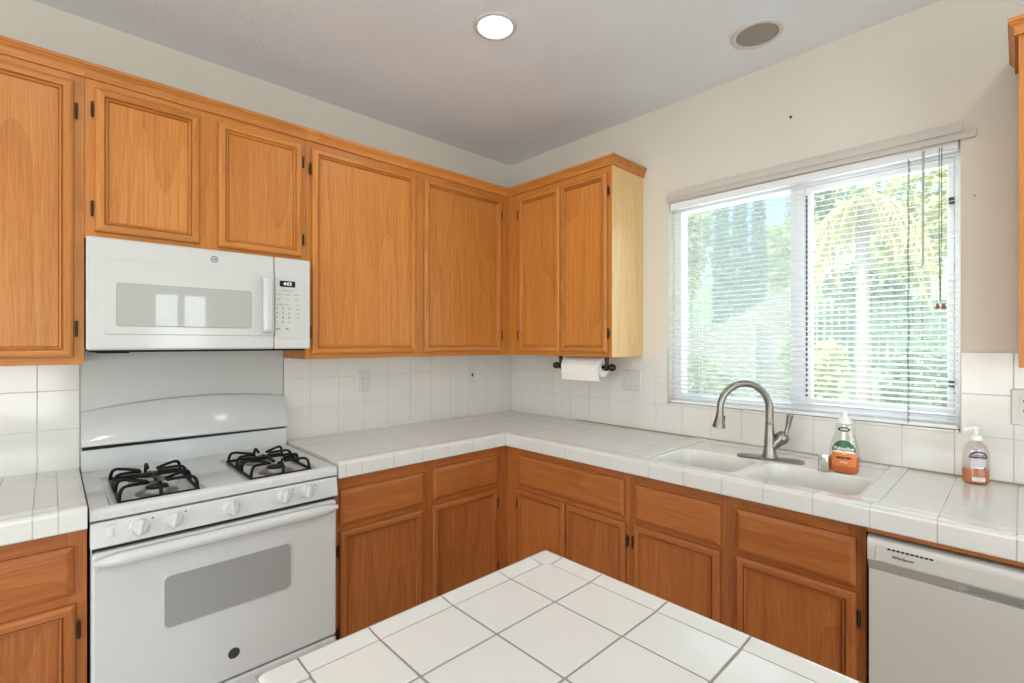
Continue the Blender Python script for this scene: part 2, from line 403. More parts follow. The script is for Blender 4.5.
lk = MB(); lk.box((0.050, -2.387, 1.93), (0.062, -2.370, 1.955), 0.002); lk.box((0.050, -2.387, 1.235), (0.062, -2.370, 1.26), 0.002); lk.build('latch', INKD, win)

# ---------------------------------------------------------------- cabinets
def door_mesh(wl, u0, u1, z0, z1, d0, V, Hm):
    """mitred raised frame; the beads run round the opening"""
    mb = MB(); iv, ih = mb.mi(V), mb.mi(Hm)
    prof = [(0, 0), (0, .010), (.003, .015), (.007, .0175), (.012, .019), (.025, .019), (.0272, .016), (.0285, .0095), (.0300, .0095), (.0312, .0145), (.0335, .0155), (.0360, .0140), (.0380, .0085), (.0390, .003)]
    rings = []
    for i, h in prof:
        rings.append([mb.bm.verts.new(P(wl, u, d0+h, z)) for u, z in ((u0+i, z0+i), (u1-i, z0+i), (u1-i, z1-i), (u0+i, z1-i))])
    for a, b in zip(rings, rings[1:]):
        for k in range(4):
            fc = mb.bm.faces.new((a[k], a[(k+1) % 4], b[(k+1) % 4], b[k])); fc.material_index = ih if k % 2 == 0 else iv
    mb.bm.faces.new(rings[0][::-1]).material_index = iv; mb.bm.faces.new(rings[-1]).material_index = iv
    return mb
def hinge(wl, u, z, d, parent):
    h = MB(); h.cyl(P(wl, u, d+0.010, z-0.022), P(wl, u, d+0.010, z+0.022), 0.0036, 8)
    h.lathe(P(wl, u, d+0.010, z+0.022), [(0.0036, 0), (0.0048, 0.002), (0.002, 0.006)], 8); h.lathe(P(wl, u, d+0.010, z-0.028), [(0.002, 0), (0.0048, 0.004), (0.0036, 0.006)], 8)
    wbox(h, wl, u-0.0042, u+0.0042, d+0.0005, d+0.008, z-0.018, z+0.018, 0.001)
    h.build('hinge', BRON, parent)
def door(wl, u0, u1, z0, z1, d, hs, root, V, Hm):
    o = door_mesh(wl, u0, u1, z0, z1, d, V, Hm).build('door', None, root, smooth=22)
    p = MB(); wbox(p, wl, u0+.0395, u1-.0395, d+.0035, d+.0065, z0+.0395, z1-.0395, 0.0008); p.build('door_panel', V, o)
    if hs:
        uh = u0-0.0065 if hs < 0 else u1+0.0065
        dz = 0.10 if z1-z0 > 0.6 else 0.08
        for z in (z0+dz, z1-dz): hinge(wl, uh, z, d-0.0005, o)
def drawer(wl, u0, u1, z0, z1, d, root, Hm):
    mb = MB(); rings = []
    for i, h in ((0, 0), (0, .010), (.004, .013), (.012, .017), (.018, .019)):
        rings.append([P(wl, u, d+h, z) for u, z in ((u0+i, z0+i), (u1-i, z0+i), (u1-i, z1-i), (u0+i, z1-i))])
    mb.loft(rings); mb.build('drawer_front', Hm, root, smooth=20)
def carcass(root, wl, u0, u1, z0, z1, d, V, top=True):
    c = MB(); t = 0.016
    wbox(c, wl, u0, u0+t, 0.010, d, z0, z1, 0.0005); wbox(c, wl, u1-t, u1, 0.010, d, z0, z1, 0.0005)
    wbox(c, wl, u0+t, u1-t, 0.010, d, z0+0.012, z0+0.012+t, 0.0005); wbox(c, wl, u0+t, u1-t, 0.010, 0.016, z0+0.03, z1, 0.0003)
    if top: wbox(c, wl, u0+t, u1-t, 0.010, d, z1-t, z1, 0.0005)
    c.build('carcass', V, root)
def face_frame(root, wl, stiles, rails, z0, z1, d, V, Hm):
    """stiles: (u0,u1) full height; rails: (u0,u1,z0,z1) between them"""
    f = MB()
    for a, b in stiles: wbox(f, wl, a, b, d-.019, d, z0, z1, 0.0006, V, 1)
    for a, b, c, e in rails: wbox(f, wl, a, b, d-.019, d, c, e, 0.0006, Hm, 1)
    f.build('face_frame', None, root, smooth=20)
CROWN = [(0, 0), (.009, 0), (.010, .006), (.008, .009), (.009, .018), (.013, .027), (.019, .033), (.019, .036), (.023, .038), (.023, .050), (0, .050)]
def crown(root, path, z, V):
    """moulding swept with mitres along the cabinet top; out is to the right of the path"""
    mb = MB(); rings = []; pts = [Vector(p) for p in path]
    for i, p in enumerate(pts):
        ns = []
        if i > 0: dv = (pts[i]-pts[i-1]).normalized(); ns.append(Vector((dv.y, -dv.x)))
        if i < len(pts)-1: dv = (pts[i+1]-pts[i]).normalized(); ns.append(Vector((dv.y, -dv.x)))
        n = ns[0] if len(ns) == 1 else (ns[0]+ns[1])/(1+ns[0].dot(ns[1]))
        rings.append([(p.x+n.x*o, p.y+n.y*o, z+h) for o, h in CROWN])
    mb.loft(rings); mb.build('crown_moulding', V, root, smooth=25)
D = 0.300; DD = D+0.0006; UB, UT = 1.328, 2.345
# upper cabinet left of the microwave
c = thing('wall_cabinet', 'tall oak wall cabinet at left edge, left of microwave', 'cabinet', (-2.74, 0, UB), 'oak wall cabinets')
carcass(c, 'A', -3.14, -2.3365, UB, UT-0.003, D-.0195, WV)
face_frame(c, 'A', [(-3.14, -3.10), (-2.378, -2.3365)], [(-3.10, -2.378, UT-0.05, UT), (-3.10, -2.378, UB, UB+0.04)], UB, UT, D, WV, WX)
door('A', -2.735, -2.3635, 1.352, 2.306, DD, 1, c, WV, WX); door('A', -3.125, -2.745, 1.352, 2.306, DD, -1, c, WV, WX)
crown(c, [(-3.14, -D), (-2.337, -D)], UT-0.012, WX)
# short cabinet above the microwave
c = thing('wall_cabinet', 'short two-door oak wall cabinet directly above the white microwave', 'cabinet', (-1.955, 0, 1.77), 'oak wall cabinets')
carcass(c, 'A', -2.3358, -1.5755, 1.772, UT-0.003, D-.0195, WV)
face_frame(c, 'A', [(-2.3358, -2.285), (-2.02, -1.90), (-1.622, -1.5755)], [(-2.285, -2.02, UT-0.05, UT), (-1.90, -1.622, UT-0.05, UT), (-2.285, -2.02, 1.772, 1.81), (-1.90, -1.622, 1.772, 1.81)], 1.772, UT, D, WV, WX)
door('A', -2.309, -1.992, 1.797, 2.306, DD, -1, c, WV, WX); door('A', -1.929, -1.594, 1.793, 2.306, DD, 1, c, WV, WX)
crown(c, [(-2.3362, -D), (-1.5752, -D)], UT-0.012, WX)
# wide cabinet right of the microwave, running into the corner
c = thing('wall_cabinet', 'wide oak wall cabinet with two large doors between microwave and corner', 'cabinet', (-0.95, 0, UB), 'oak wall cabinets')
carcass(c, 'A', -1.5748, -0.011, UB, UT-0.003, D-.0195, WV)
face_frame(c, 'A', [(-1.5748, -1.53), (-1.01, -0.925), (-0.395, -D)], [(-1.53, -1.01, UT-0.05, UT), (-0.925, -0.395, UT-0.05, UT), (-1.53, -1.01, UB, UB+0.04), (-0.925, -0.395, UB, UB+0.04)], UB, UT, D, WV, WX)
door('A', -1.550, -0.996, 1.352, 2.304, DD, -1, c, WV, WX); door('A', -0.940, -0.370, 1.352, 2.304, DD, 1, c, WV, WX)
crown(c, [(-1.5748, -D), (-D, -D)], UT-0.012, WX)
# cabinet on the window wall
c = thing('wall_cabinet', 'oak wall cabinet on the window wall with two narrow doors, above paper towels', 'cabinet', (0, -0.69, UB), 'oak wall cabinets')
YE = -1.0885
carcass(c, 'B', YE, -D-0.0195, UB, UT-0.003, D-.0195, WV)
face_frame(c, 'B', [(YE, YE+.042), (-0.395, -D-0.0005)], [(YE+.042, -0.395, UT-0.05, UT), (YE+.042, -0.395, UB, UB+0.04)], UB, UT, D, WV, WY)
door('B', -0.742, -0.402, 1.352, 2.300, DD, 1, c, WV, WY); door('B', -1.066, -0.7445, 1.352, 2.300, DD, -1, c, WV, WY)
ep = MB(); ep.box((-D, YE-0.004, UB), (-0.001, YE-0.0003, UT-0.001), 0.0006); ep.build('end_panel', PALE, c)
crown(c, [(-D, -D-0.0005), (-D, YE-0.004), (-0.001, YE-0.004)], UT-0.012, WY)
# cabinet at the right edge of the photograph
c = thing('wall_cabinet', 'oak wall cabinet at right edge, right of the window', 'cabinet', (0, -2.9, UB), 'oak wall cabinets')
YR = -2.556
carcass(c, 'B', -3.3, YR-0.0005, UB, UT-0.003, D-.0195, WV)
face_frame(c, 'B', [(-3.3, -3.26), (YR-.045, YR)], [(-3.26, YR-.045, UT-0.05, UT), (-3.26, YR-.045, UB, UB+0.04)], UB, UT, D, WV, WY)
door('B', -3.275, -2.595, 1.352, 2.304, DD, -1, c, WV, WY)
crown(c, [(-0.001, YR), (-D, YR), (-D, -3.3)], UT-0.012, WY)

# base cabinets
BD = 0.600; BDD = BD+0.0006; BT = 0.846; BB = 0.10
def toe(root, wl, u0, u1):
    k = MB(); wbox(k, wl, u0, u1, BD-.085, BD-.07, 0, BB-0.001); k.build('toe_kick', BV, root)
def base_frame(root, wl, edges, u0, u1, Hm, mids):
    st = [(u0, edges[0])] + mids + [(edges[1], u1)]
    rl = []
    for a, b in zip(st, st[1:]):
        rl += [(a[1], b[0], 0.785, BT), (a[1], b[0], 0.605, 0.66), (a[1], b[0], BB, BB+0.04)]
    face_frame(root, wl, st, rl, BB, BT, BD, BV, Hm)
c = thing('base_cabinet', 'oak base cabinet at left edge, left of white range', 'cabinet', (-2.74, 0, 0), 'oak base cabinets')
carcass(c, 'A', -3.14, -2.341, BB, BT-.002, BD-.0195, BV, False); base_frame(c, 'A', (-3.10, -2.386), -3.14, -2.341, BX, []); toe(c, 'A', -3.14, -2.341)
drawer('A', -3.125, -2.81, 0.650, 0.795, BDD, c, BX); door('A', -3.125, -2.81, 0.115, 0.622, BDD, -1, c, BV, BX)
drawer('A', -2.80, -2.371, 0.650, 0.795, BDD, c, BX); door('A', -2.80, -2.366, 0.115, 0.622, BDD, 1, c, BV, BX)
c = thing('base_cabinet', 'oak base cabinet right of range, with two drawers over two doors', 'cabinet', (-1.1, 0, 0), 'oak base cabinets')
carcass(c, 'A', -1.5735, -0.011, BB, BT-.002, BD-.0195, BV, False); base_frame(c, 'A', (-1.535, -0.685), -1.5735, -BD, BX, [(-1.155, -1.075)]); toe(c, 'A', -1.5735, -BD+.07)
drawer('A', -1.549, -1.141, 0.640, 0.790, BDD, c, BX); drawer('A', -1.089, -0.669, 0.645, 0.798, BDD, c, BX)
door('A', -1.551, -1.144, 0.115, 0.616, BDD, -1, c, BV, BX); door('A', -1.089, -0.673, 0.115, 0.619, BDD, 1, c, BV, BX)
c = thing('base_cabinet', 'oak corner base cabinet with one wide drawer above two doors', 'cabinet', (0, -1.0, 0), 'oak base cabinets')
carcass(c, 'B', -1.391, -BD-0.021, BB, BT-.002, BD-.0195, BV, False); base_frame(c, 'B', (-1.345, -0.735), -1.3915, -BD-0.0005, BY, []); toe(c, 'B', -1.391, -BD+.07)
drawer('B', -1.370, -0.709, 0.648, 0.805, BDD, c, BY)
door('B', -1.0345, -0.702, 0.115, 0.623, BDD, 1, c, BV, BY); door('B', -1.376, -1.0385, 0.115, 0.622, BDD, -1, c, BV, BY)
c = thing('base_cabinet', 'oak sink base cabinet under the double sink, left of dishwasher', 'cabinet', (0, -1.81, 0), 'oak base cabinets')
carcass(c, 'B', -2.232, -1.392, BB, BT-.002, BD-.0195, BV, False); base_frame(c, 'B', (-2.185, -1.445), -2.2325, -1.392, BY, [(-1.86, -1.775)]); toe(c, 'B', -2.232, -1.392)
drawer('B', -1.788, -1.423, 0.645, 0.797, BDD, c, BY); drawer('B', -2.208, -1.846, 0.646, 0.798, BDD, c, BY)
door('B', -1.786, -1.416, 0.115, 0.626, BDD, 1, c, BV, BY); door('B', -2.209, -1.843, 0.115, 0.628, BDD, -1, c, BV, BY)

# ---------------------------------------------------------------- tiled worktops
ZC = 0.914; NW = 0.072; FE = 0.645
def nosing(mb, axis, a, b, front, sgn, gap=0.0017, z1=ZC+0.0025, z0=0.848, m=CTILE, w_=NW):
    """bullnose edge tile: rounded top lip, short drop; sgn is the outward direction on the other axis"""
    r = 0.016; pr = [(w_, z1-0.003), (w_, z1-0.014), (0.012, z1-0.014), (0.012, z0+0.002), (0.010, z0), (0.003, z0), (0, z0+0.004)]
    pr += [(r-r*math.cos(t), z1-r+r*math.sin(t)) for t in [PI/2*i/6 for i in range(7)]] + [(w_*0.6, z1-0.0015)]
    ring = lambda q: [((q, front-sgn*i, z) if axis == 'x' else (front-sgn*i, q, z)) for i, z in pr]
    mb.loft([ring(a+gap/2), ring(b-gap/2)], m=m)
def ftiles(mb, xs, ys, z0, z1, gap, m, skip=None):
    for a, b in zip(xs, xs[1:]):
        for c_, e in zip(ys, ys[1:]):
            if skip and skip(a, b, c_, e): continue
            if b-a < 0.006 or e-c_ < 0.006: continue
            j = random.uniform(-0.0004, 0.0004)
            mb.box((a+gap/2, c_+gap/2, z0), (b-gap/2, e-gap/2, z1+j), 0.0016, 2, m)
SX0, SX1, SY0, SY1 = -0.566, -0.062, -2.205, -1.462      # sink cut-out
ct = thing('countertop', 'long L-shaped white tiled worktop running from the range round past the sink', 'worktop', (-0.6, -0.6, 0.85))
s_ = MB()
zb = ZC-0.0016
s_.box((-1.568, -FE+.0035, 0.8495), (-FE+.0035, -0.0095, zb)); s_.box((-FE+.0035, SY1, 0.8495), (-0.0095, -0.0095, zb))
s_.box((-FE+.0035, -3.1, 0.8495), (-0.0095, SY0, zb)); s_.box((-FE+.0035, SY0, 0.8495), (SX0, SY1, zb)); s_.box((SX1, SY0, 0.8495), (-0.0095, SY1, zb))
s_.build('grout_bed', GROUT, ct, smooth=0)
n_ = MB()
for a, b in zip([-1.540, -1.470, -1.319, -1.168, -1.019, -0.870, -0.722, -0.573-0.072], [-1.470, -1.319, -1.168, -1.019, -0.870, -0.722, -0.573-0.072, -0.573]): 
    if b <= -0.64: nosing(n_, 'x', a, b, -FE, -1)
nosing(n_, 'x', -1.568, -1.540, -FE, -1)
ysB = [-3.001, -2.852, -2.703, -2.554, -2.4015, -2.249, -2.098, -1.949, -1.806, -1.658, -1.509, -1.361, -1.212, -1.063, -0.914, -0.765, -0.646]
for a, b in zip(ysB, ysB[1:]): nosing(n_, 'y', a, b, -FE, -1)
# square inside-corner piece
n_.box((-FE+0.002, -FE+0.002, ZC-0.012), (-FE+NW, -FE+NW, ZC+0.002), 0.0016, 2, CTILE)
n_.build('edge_tiles', None, ct)
t_ = MB(); g = 0.0016
fx = -FE+NW
ftiles(t_, [-1.568, -1.525], [fx, fx+.149, fx+.298, fx+.447, -0.0095], ZC-0.010, ZC+0.0008, g, CTILE)
ftiles(t_, [-1.525, -1.470, -1.319, -1.168, -1.019, -0.870, -0.722, fx], [fx, fx+.149, fx+.298, fx+.447, -0.0095], ZC-0.010, ZC, g, CTILE)
xsB = [fx, fx+.149, fx+.298, fx+.447, -0.0095]
ftiles(t_, xsB, [-1.400, -1.361, -1.212, -1.063, -0.914, -0.765, -0.646, fx], ZC-0.010, ZC, g, CTILE)
ftiles(t_, xsB, [fx, fx+.149, fx+.298, fx+.447, -0.0095], ZC-0.010, ZC, g, CTILE)
ftiles(t_, xsB, [-3.001, -2.852, -2.703, -2.554, -2.4015, -2.262], ZC-0.010, ZC, g, CTILE)
# raised trim pieces round the sink
for y0, y1 in ((SY1, -1.400), (-2.262, SY0)):
    for a, b in zip(xsB, xsB[1:]): t_.box((a+g/2, y0+g/2, ZC-0.010), (b-g/2, y1-g/2, ZC+0.0035), 0.004, 3, CTILE)
for a, b in zip([SY0, -2.098, -1.949, -1.806, -1.658, -1.509], [-2.098, -1.949, -1.806, -1.658, -1.509, SY1]):
    t_.box((SX1+0.001, a+g/2, ZC-0.010), (-0.0095, b-g/2, ZC+0.003), 0.004, 3, CTILE)
t_.build('field_tiles', None, ct)

cl = thing('countertop', 'short white tiled worktop at left edge, left of the range', 'worktop', (-2.7, -0.3, 0.85))
MB().box((-3.14, -FE+.0035, 0.8495), (-2.3415, -0.0095, zb)).build('grout_bed', GROUT, cl, smooth=0)
n_ = MB()
for a, b in ((-3.14, -2.993), (-2.993, -2.844), (-2.844, -2.695), (-2.695, -2.546), (-2.546, -2.4585), (-2.4585, -2.405), (-2.405, -2.3415)): nosing(n_, 'x', a, b, -FE, -1)
n_.build('edge_tiles', None, cl)
t_ = MB(); ftiles(t_, [-3.14, -2.993, -2.844, -2.695, -2.546, -2.4585, -2.405, -2.3415], [fx, fx+.149, fx+.298, fx+.447, -0.0095], ZC-0.010, ZC, g, CTILE); t_.build('field_tiles', None, cl)

# island
IX0, IX1, IY1, IY0 = -2.207, -1.566, -1.779, -2.95
il = thing('island_worktop', 'white tiled island worktop in the foreground with grey grout', 'worktop', (-1.886, -2.36, 0.85))
MB().box((IX0+.004, IY0+.004, 0.8495), (IX1-.004, IY1-.004, zb)).build('grout_bed', GROUTD, il, smooth=0)
n_ = MB(); IN = 0.052
xi = [-2.144, -2.026, -1.876, -1.729, -1.632]
for a, b in zip(xi, xi[1:]): nosing(n_, 'x', a, b, IY1, 1, 0.004, w_=IN)
for a, b in zip([-2.144, -2.026, -1.876, -1.729], [-2.026, -1.876, -1.729, -1.632]): nosing(n_, 'x', a, b, IY0, -1, 0.004, w_=IN)
yi = [IY0+.06, -2.853, -2.703, -2.553, -2.402, -2.252, -2.102, -1.953, -1.845]
for a, b in zip(yi, yi[1:]): nosing(n_, 'y', a, b, IX1, 1, 0.004, w_=IN); nosing(n_, 'y', a, b, IX0, -1, 0.004, w_=0.061)
def corner_tile(mb, cx, cy, sx, sy, L1, L2, r=0.02):
    """rounded outside-corner cap; (cx,cy) is the outer corner, sx/sy point outwards"""
    def ring(ins, z):
        rr = max(r-ins, 0.004); x1, y1 = cx-sx*ins, cy-sy*ins
        pts = [(cx-sx*L1, y1)] + [(x1-sx*rr+sx*rr*math.sin(t), y1-sy*rr+sy*rr*math.cos(t)) for t in [PI/2*i/6 for i in range(7)]] + [(x1, cy-sy*L2), (cx-sx*L1, cy-sy*L2)]
        return [(x, y, z) for x, y in pts]
    z1 = ZC+0.0025
    mb.loft([ring(0.003, 0.848), ring(0, 0.853), ring(0, z1-.016), ring(.0012, z1-.010), ring(.0047, z1-.0047), ring(.010, z1-.0012), ring(.016, z1)], m=CTILE)
corner_tile(n_, IX1, IY1, 1, 1, 0.064, 0.064); corner_tile(n_, IX0, IY1, -1, 1, 0.061, 0.064); corner_tile(n_, IX1, IY0, 1, -1, 0.064, 0.058); corner_tile(n_, IX0, IY0, -1, -1, 0.061, 0.058)
n_.build('edge_tiles', None, il)
t_ = MB(); ftiles(t_, [-2.144, -2.026, -1.876, -1.729, IX1-IN], [IY0+IN]+yi[1:-1]+[IY1-IN], ZC-0.010, ZC, 0.0042, CTILE); t_.build('field_tiles', None, il)
ic = thing('island_cabinet', 'oak island cabinet carrying the foreground tiled top', 'cabinet', (-1.886, -2.36, 0))
b_ = MB(); b_.box((IX0+.03, IY0+.03, 0.09), (IX1-.03, IY1-.03, 0.847), 0.002); b_.build('carcass', BV, ic)
k = MB(); k.box((IX0+.09, IY0+.09, 0), (IX1-.09, IY1-.09, 0.0895)); k.build('toe_kick', BV, ic)

# ---------------------------------------------------------------- gas range
RX0, RX1, RF = -2.3365, -1.5765, 0.635
RC = (RX0+RX1)/2
rg = thing('gas_range', 'white freestanding gas range with four burners under the microwave', 'stove', (RC, -0.32, 0))
b_ = MB(); b_.box((RX0+.003, -RF+.02, 0.03), (RX1-.003, -0.03, 0.862), 0.004)
for x in (RX0+.06, RX1-.06):
    for y in (-RF+.08, -0.09): b_.cyl((x, y, 0), (x, y, 0.031), 0.016, 12)
b_.build('range_body', ENAM, rg)
# cooktop: rolled front lip, two shallow wells
ctp = MB(); rim = 0.901; wz = 0.893
def strip(x0, x1, y0, y1, z): ctp.box((x0, y0, 0.864), (x1, y1, z), 0.0)
prof = [(-0.06, 0.864), (-RF+0.002, 0.862), (-RF-0.003, 0.866), (-RF-0.004, 0.885), (-RF-0.001, 0.894), (-RF+0.006, 0.899), (-RF+0.016, rim)]
prof += [(-0.615, rim), (-0.606, wz), (-0.20, wz), (-0.19, rim), (-0.06, rim)]
def well(y): return 1 if -0.610 < y < -0.195 else 0
# lateral sections: outside the wells the deck stays at rim height
WL = [(-2.285, -2.035), (-1.895, -1.645)]
def sec(x, inw): return [(x, y, (rim if (z == wz and not inw) else z)) for y, z in prof]
secs = [sec(RX0, 0), sec(RX0, 0)]
xs_ = [(RX0, 0), (WL[0][0]-.008, 0), (WL[0][0], 1), (WL[0][1], 1), (WL[0][1]+.008, 0), (WL[1][0]-.008, 0), (WL[1][0], 1), (WL[1][1], 1), (WL[1][1]+.008, 0), (RX1, 0)]
ctp.loft([sec(x, i) for x, i in xs_])
ctp.build('cooktop', ENAM, rg, smooth=40)
# burners
GX = [(-2.264, -2.050), (-1.880, -1.666)]; BYS = (-0.325, -0.520)
for (gx0, gx1) in GX:
    bx = (gx0+gx1)/2
    for by in BYS:
        u_ = MB(); u_.lathe((bx, by, wz+0.0003), [(0.062, 0), (0.060, 0.002), (0.040, 0.004), (0.036, 0.010), (0.034, 0.016), (0.010, 0.017)], 28)
        br = u_.build('burner', ALU, rg)
        q = MB(); q.lathe((bx, by, wz+0.0175), [(0.031, 0), (0.033, 0.002), (0.031, 0.006), (0.020, 0.008), (0.0, 0.0085)], 28); q.build('burner_cap', BLACK, br)
# grates: bent-rod fingers rising from a flat rectangular base frame
def grate(gx0, gx1):
    gy0, gy1 = -0.605, -0.235; r = 0.0055; zb_, zt = wz+0.0058, wz+0.040; bx = (gx0+gx1)/2; m = MB()
    fr = rrect(gx0, gx1, gy0, gy1, 0.012, 4)
    pts = [(x, y, zb_) for x, y in fr]; pts.append(pts[0]); m.tube(pts, r, 8)
    def finger(p, q):
        p = Vector((*p, zb_)); q = Vector((*q, zt)); dv = (q-p); dv.z = 0; dn = dv.normalized(); L = dv.length
        path = [p, p+dn*0.002+Vector((0,0,0.02)), p+dn*0.006+Vector((0,0,0.032)), p+dn*0.014+Vector((0,0,0.0395)), p+dn*0.026+Vector((0,0,0.0415)), p+dn*(L*0.8)+Vector((0,0,0.036)), p+dn*L+Vector((0,0,0.033))]
        m.tube(path, r, 8)
    for by in BYS:
        for sx, x in ((-1, gx0), (1, gx1)):
            finger((x, by+0.062), (bx+sx*0.026, by+0.012)); finger((x, by-0.062), (bx+sx*0.026, by-0.012))
    m2 = (bx, (BYS[0]+BYS[1])/2)
    finger((bx, gy0), (bx, BYS[1]-0.028)); finger((bx, gy1), (bx, BYS[0]+0.028))
    m.tube([(gx0, m2[1], zb_), (gx0+.004, m2[1], zt-.006), (gx0+.02, m2[1], zt), (gx1-.02, m2[1], zt), (gx1-.004, m2[1], zt-.006), (gx1, m2[1], zb_)], r, 8)
    m.tube([(bx, m2[1], zt), (bx, BYS[1]+0.028, zt-.004)], r, 8); m.tube([(bx, m2[1], zt), (bx, BYS[0]-0.028, zt-.004)], r, 8)
    m.build('burner_grate', BLACK, rg)
for gx in GX: grate(*gx)
# backguard: riser, dark vent slot, bowed panel with arched top
bgd = MB()
bgd.box((RX0, -0.062, 0.862), (RX1, -0.004, 0.9845), 0.003)
rings = []
N = 24
for i in range(N+1):
    t = i/N; x = RX0+(RX1-RX0)*t; s = 1-(2*t-1)**2
    zt = 1.131+0.033*s+0.010*t; zbm = 0.9975+0.004*s-0.006*t; yf = -0.078-0.022*s
    rings.append([(x, -0.004, zbm), (x, yf+0.012, zbm), (x, yf+0.002, zbm+.004), (x, yf, zbm+0.010)] + [(x, yf+0.040*q/8+0.018*(q/8)**2, zbm+0.010+(zt-zbm-0.016)*q/8) for q in range(1, 9)] + [(x, yf+0.063, zt-0.001), (x, -0.010, zt), (x, -0.004, zt-.002)])
bgd.loft(rings)
bk = bgd.build('backguard', ENAM, rg, smooth=50)
MB().box((RX0+.004, -0.055, 0.9855), (RX1-.004, -0.0045, 0.992)).build('vent_slot', BLK2, bk)
# control panel
cp = MB(); cp.loft([[(x, -RF+.02, 0.785), (x, -RF-.011, 0.783), (x, -RF-.014, 0.787), (x, -RF-.004, 0.854), (x, -RF, 0.8575), (x, -RF+.02, 0.8585)] for x in (RX0+.001, RX1-.001)])
MB().box((RX0+.004, -RF+.012, 0.860), (RX1-.004, -0.2, 0.8645)).build('lip_gap', BLK2, rg)
cpo = cp.build('control_panel', ENAM2, rg)
pd = Vector((0, -math.cos(math.atan2(.010, .067)), math.sin(math.atan2(.010, .067))))   # outward from the sloping panel
pu = Vector((0, 0.148, 0.989)).normalized()
def panel_pt(x, z): return Vector((x, -RF-.014+(z-0.787)/0.067*0.010, z))
PR = Matrix(((1, 0, 0), (0, pu.y, pd.y), (0, pu.z, pd.z))).to_4x4()
ink = MB()
for i, x in enumerate((-2.217, -2.128, -1.960, -1.783, -1.698)):
    k = MB(); o = panel_pt(x, 0.824); R_ = 0.0250 if i == 2 else 0.0240
    k.lathe(o, [(R_+.003, 0.0003), (R_+.003, 0.003), (R_, 0.005), (R_-.002, 0.016), (R_-.005, 0.019)], 32, pd)
    M = Matrix.Translation(o) @ PR @ Matrix.Rotation(-0.25 if i != 2 else 0.1, 4, 'Z')
    k.box((-0.0055, -R_+.001, 0.015), (0.0055, R_-.001, 0.031), 0.003, 3, None, M)
    k.build('control_knob', ENAM2, rg)
    for a in range(7):
        th = PI*0.75-a*PI*1.5/6 + PI/2*0
        p = o+Vector((1, 0, 0))*math.cos(th)*(R_+.009)+pu*math.sin(th)*(R_+.009)
        ink.box((-0.0014, -0.0008, 0.0002), (0.0014, 0.0008, 0.0006), 0, 1, INK, Matrix.Translation(p) @ PR)
    p = panel_pt(x+0.033, 0.842) if i != 2 else panel_pt(x, 0.850)
    ink.box((-0.003, -0.002, 0.0002), (0.003, 0.002, 0.0006), 0, 1, INKD, Matrix.Translation(p) @ PR)
M = Matrix.Translation(panel_pt(-2.289, 0.845)) @ PR
ink.text('OVEN LIGHT', M, 0.006, INK)
ink.build('panel_marks', None, cpo, smooth=0)
k = MB(); M = Matrix.Translation(panel_pt(-2.289, 0.823)) @ PR
k.box((-0.010, -0.015, 0), (0.010, 0.015, 0.002), 0.001, 2, None, M); k.box((-0.006, -0.010, 0.0015), (0.006, 0.010, 0.006), 0.002, 2, None, M); k.build('oven_light_switch', PLATE, rg)
# oven door with window, handle, badge
dr = MB(); rpanel(dr, 'A', RX0+.004, RX1-.004, 0.222, 0.768, RF-.018, RF+.012, 0.014, ease=.007); do = dr.build('oven_door', ENAM, rg, smooth=40)
MB().box((RX0+.006, -RF+.012, 0.764), (RX1-.006, -RF+.06, 0.786)).build('door_gap', BLK2, rg)
wi = MB(); rpanel(wi, 'A', -2.160, -1.755, 0.470, 0.650, RF+.0123, RF+.0150, 0.024, ENAM, 0.001); rpanel(wi, 'A', -2.1545, -1.7605, 0.4755, 0.6445, RF+.0151, RF+.0158, 0.018, GLASSG, 0.0004); wi.build('oven_window', None, do)
hd = MB()
hr = []
for i in range(25):
    t = i/24; x = RX0+.008+(RX1-RX0-.016)*t; e = min(t, 1-t)*24; sc = min(1, 0.45+0.55*min(1, e/1.5))
    cy = -(RF+0.034) if 0 < i < 24 else -(RF+0.030); cz = 0.744
    hr.append([(x, cy+0.018*sc*math.cos(a), cz+0.0205*sc*math.sin(a)) for a in [2*PI*j/14 for j in range(14)]])
hd.loft(hr)
for x in (RX0+.05, RX1-.05): hd.box((x-.03, -(RF+.030), 0.722), (x+.03, -(RF+.0122), 0.752), 0.006)
hd.build('oven_handle', ENAM, do, smooth=60)
bd = MB(); bd.lathe((-1.953, -(RF+.0122), 0.309), [(0.0185, 0), (0.0185, 0.0015), (0.017, 0.0025)], 32, (0, -1, 0), m=BADGE)
bd.build('oven_badge', None, do)
sd = MB(); rpanel(sd, 'A', RX0+.004, RX1-.004, 0.040, 0.214, RF-.018, RF+.010, 0.012, ease=.006); sd.build('storage_drawer', ENAM, rg, smooth=40)

# sheet panel on the wall behind the range
sp = MB(); sp.box((-2.3385, -0.0035, 0.93), (-1.576, -0.0005, 1.412), 0.001); 
o = single(sp, 'splash_panel', SPLM, 'plain white sheet panel on wall between range and microwave', 'panel', (-1.95, -0.001, 0.93))
eg = MB(); eg.box((-1.5758, -0.0075, 0.93), (-1.5732, -0.0005, 1.372)); eg.build('panel_edge_strip', INK, o)

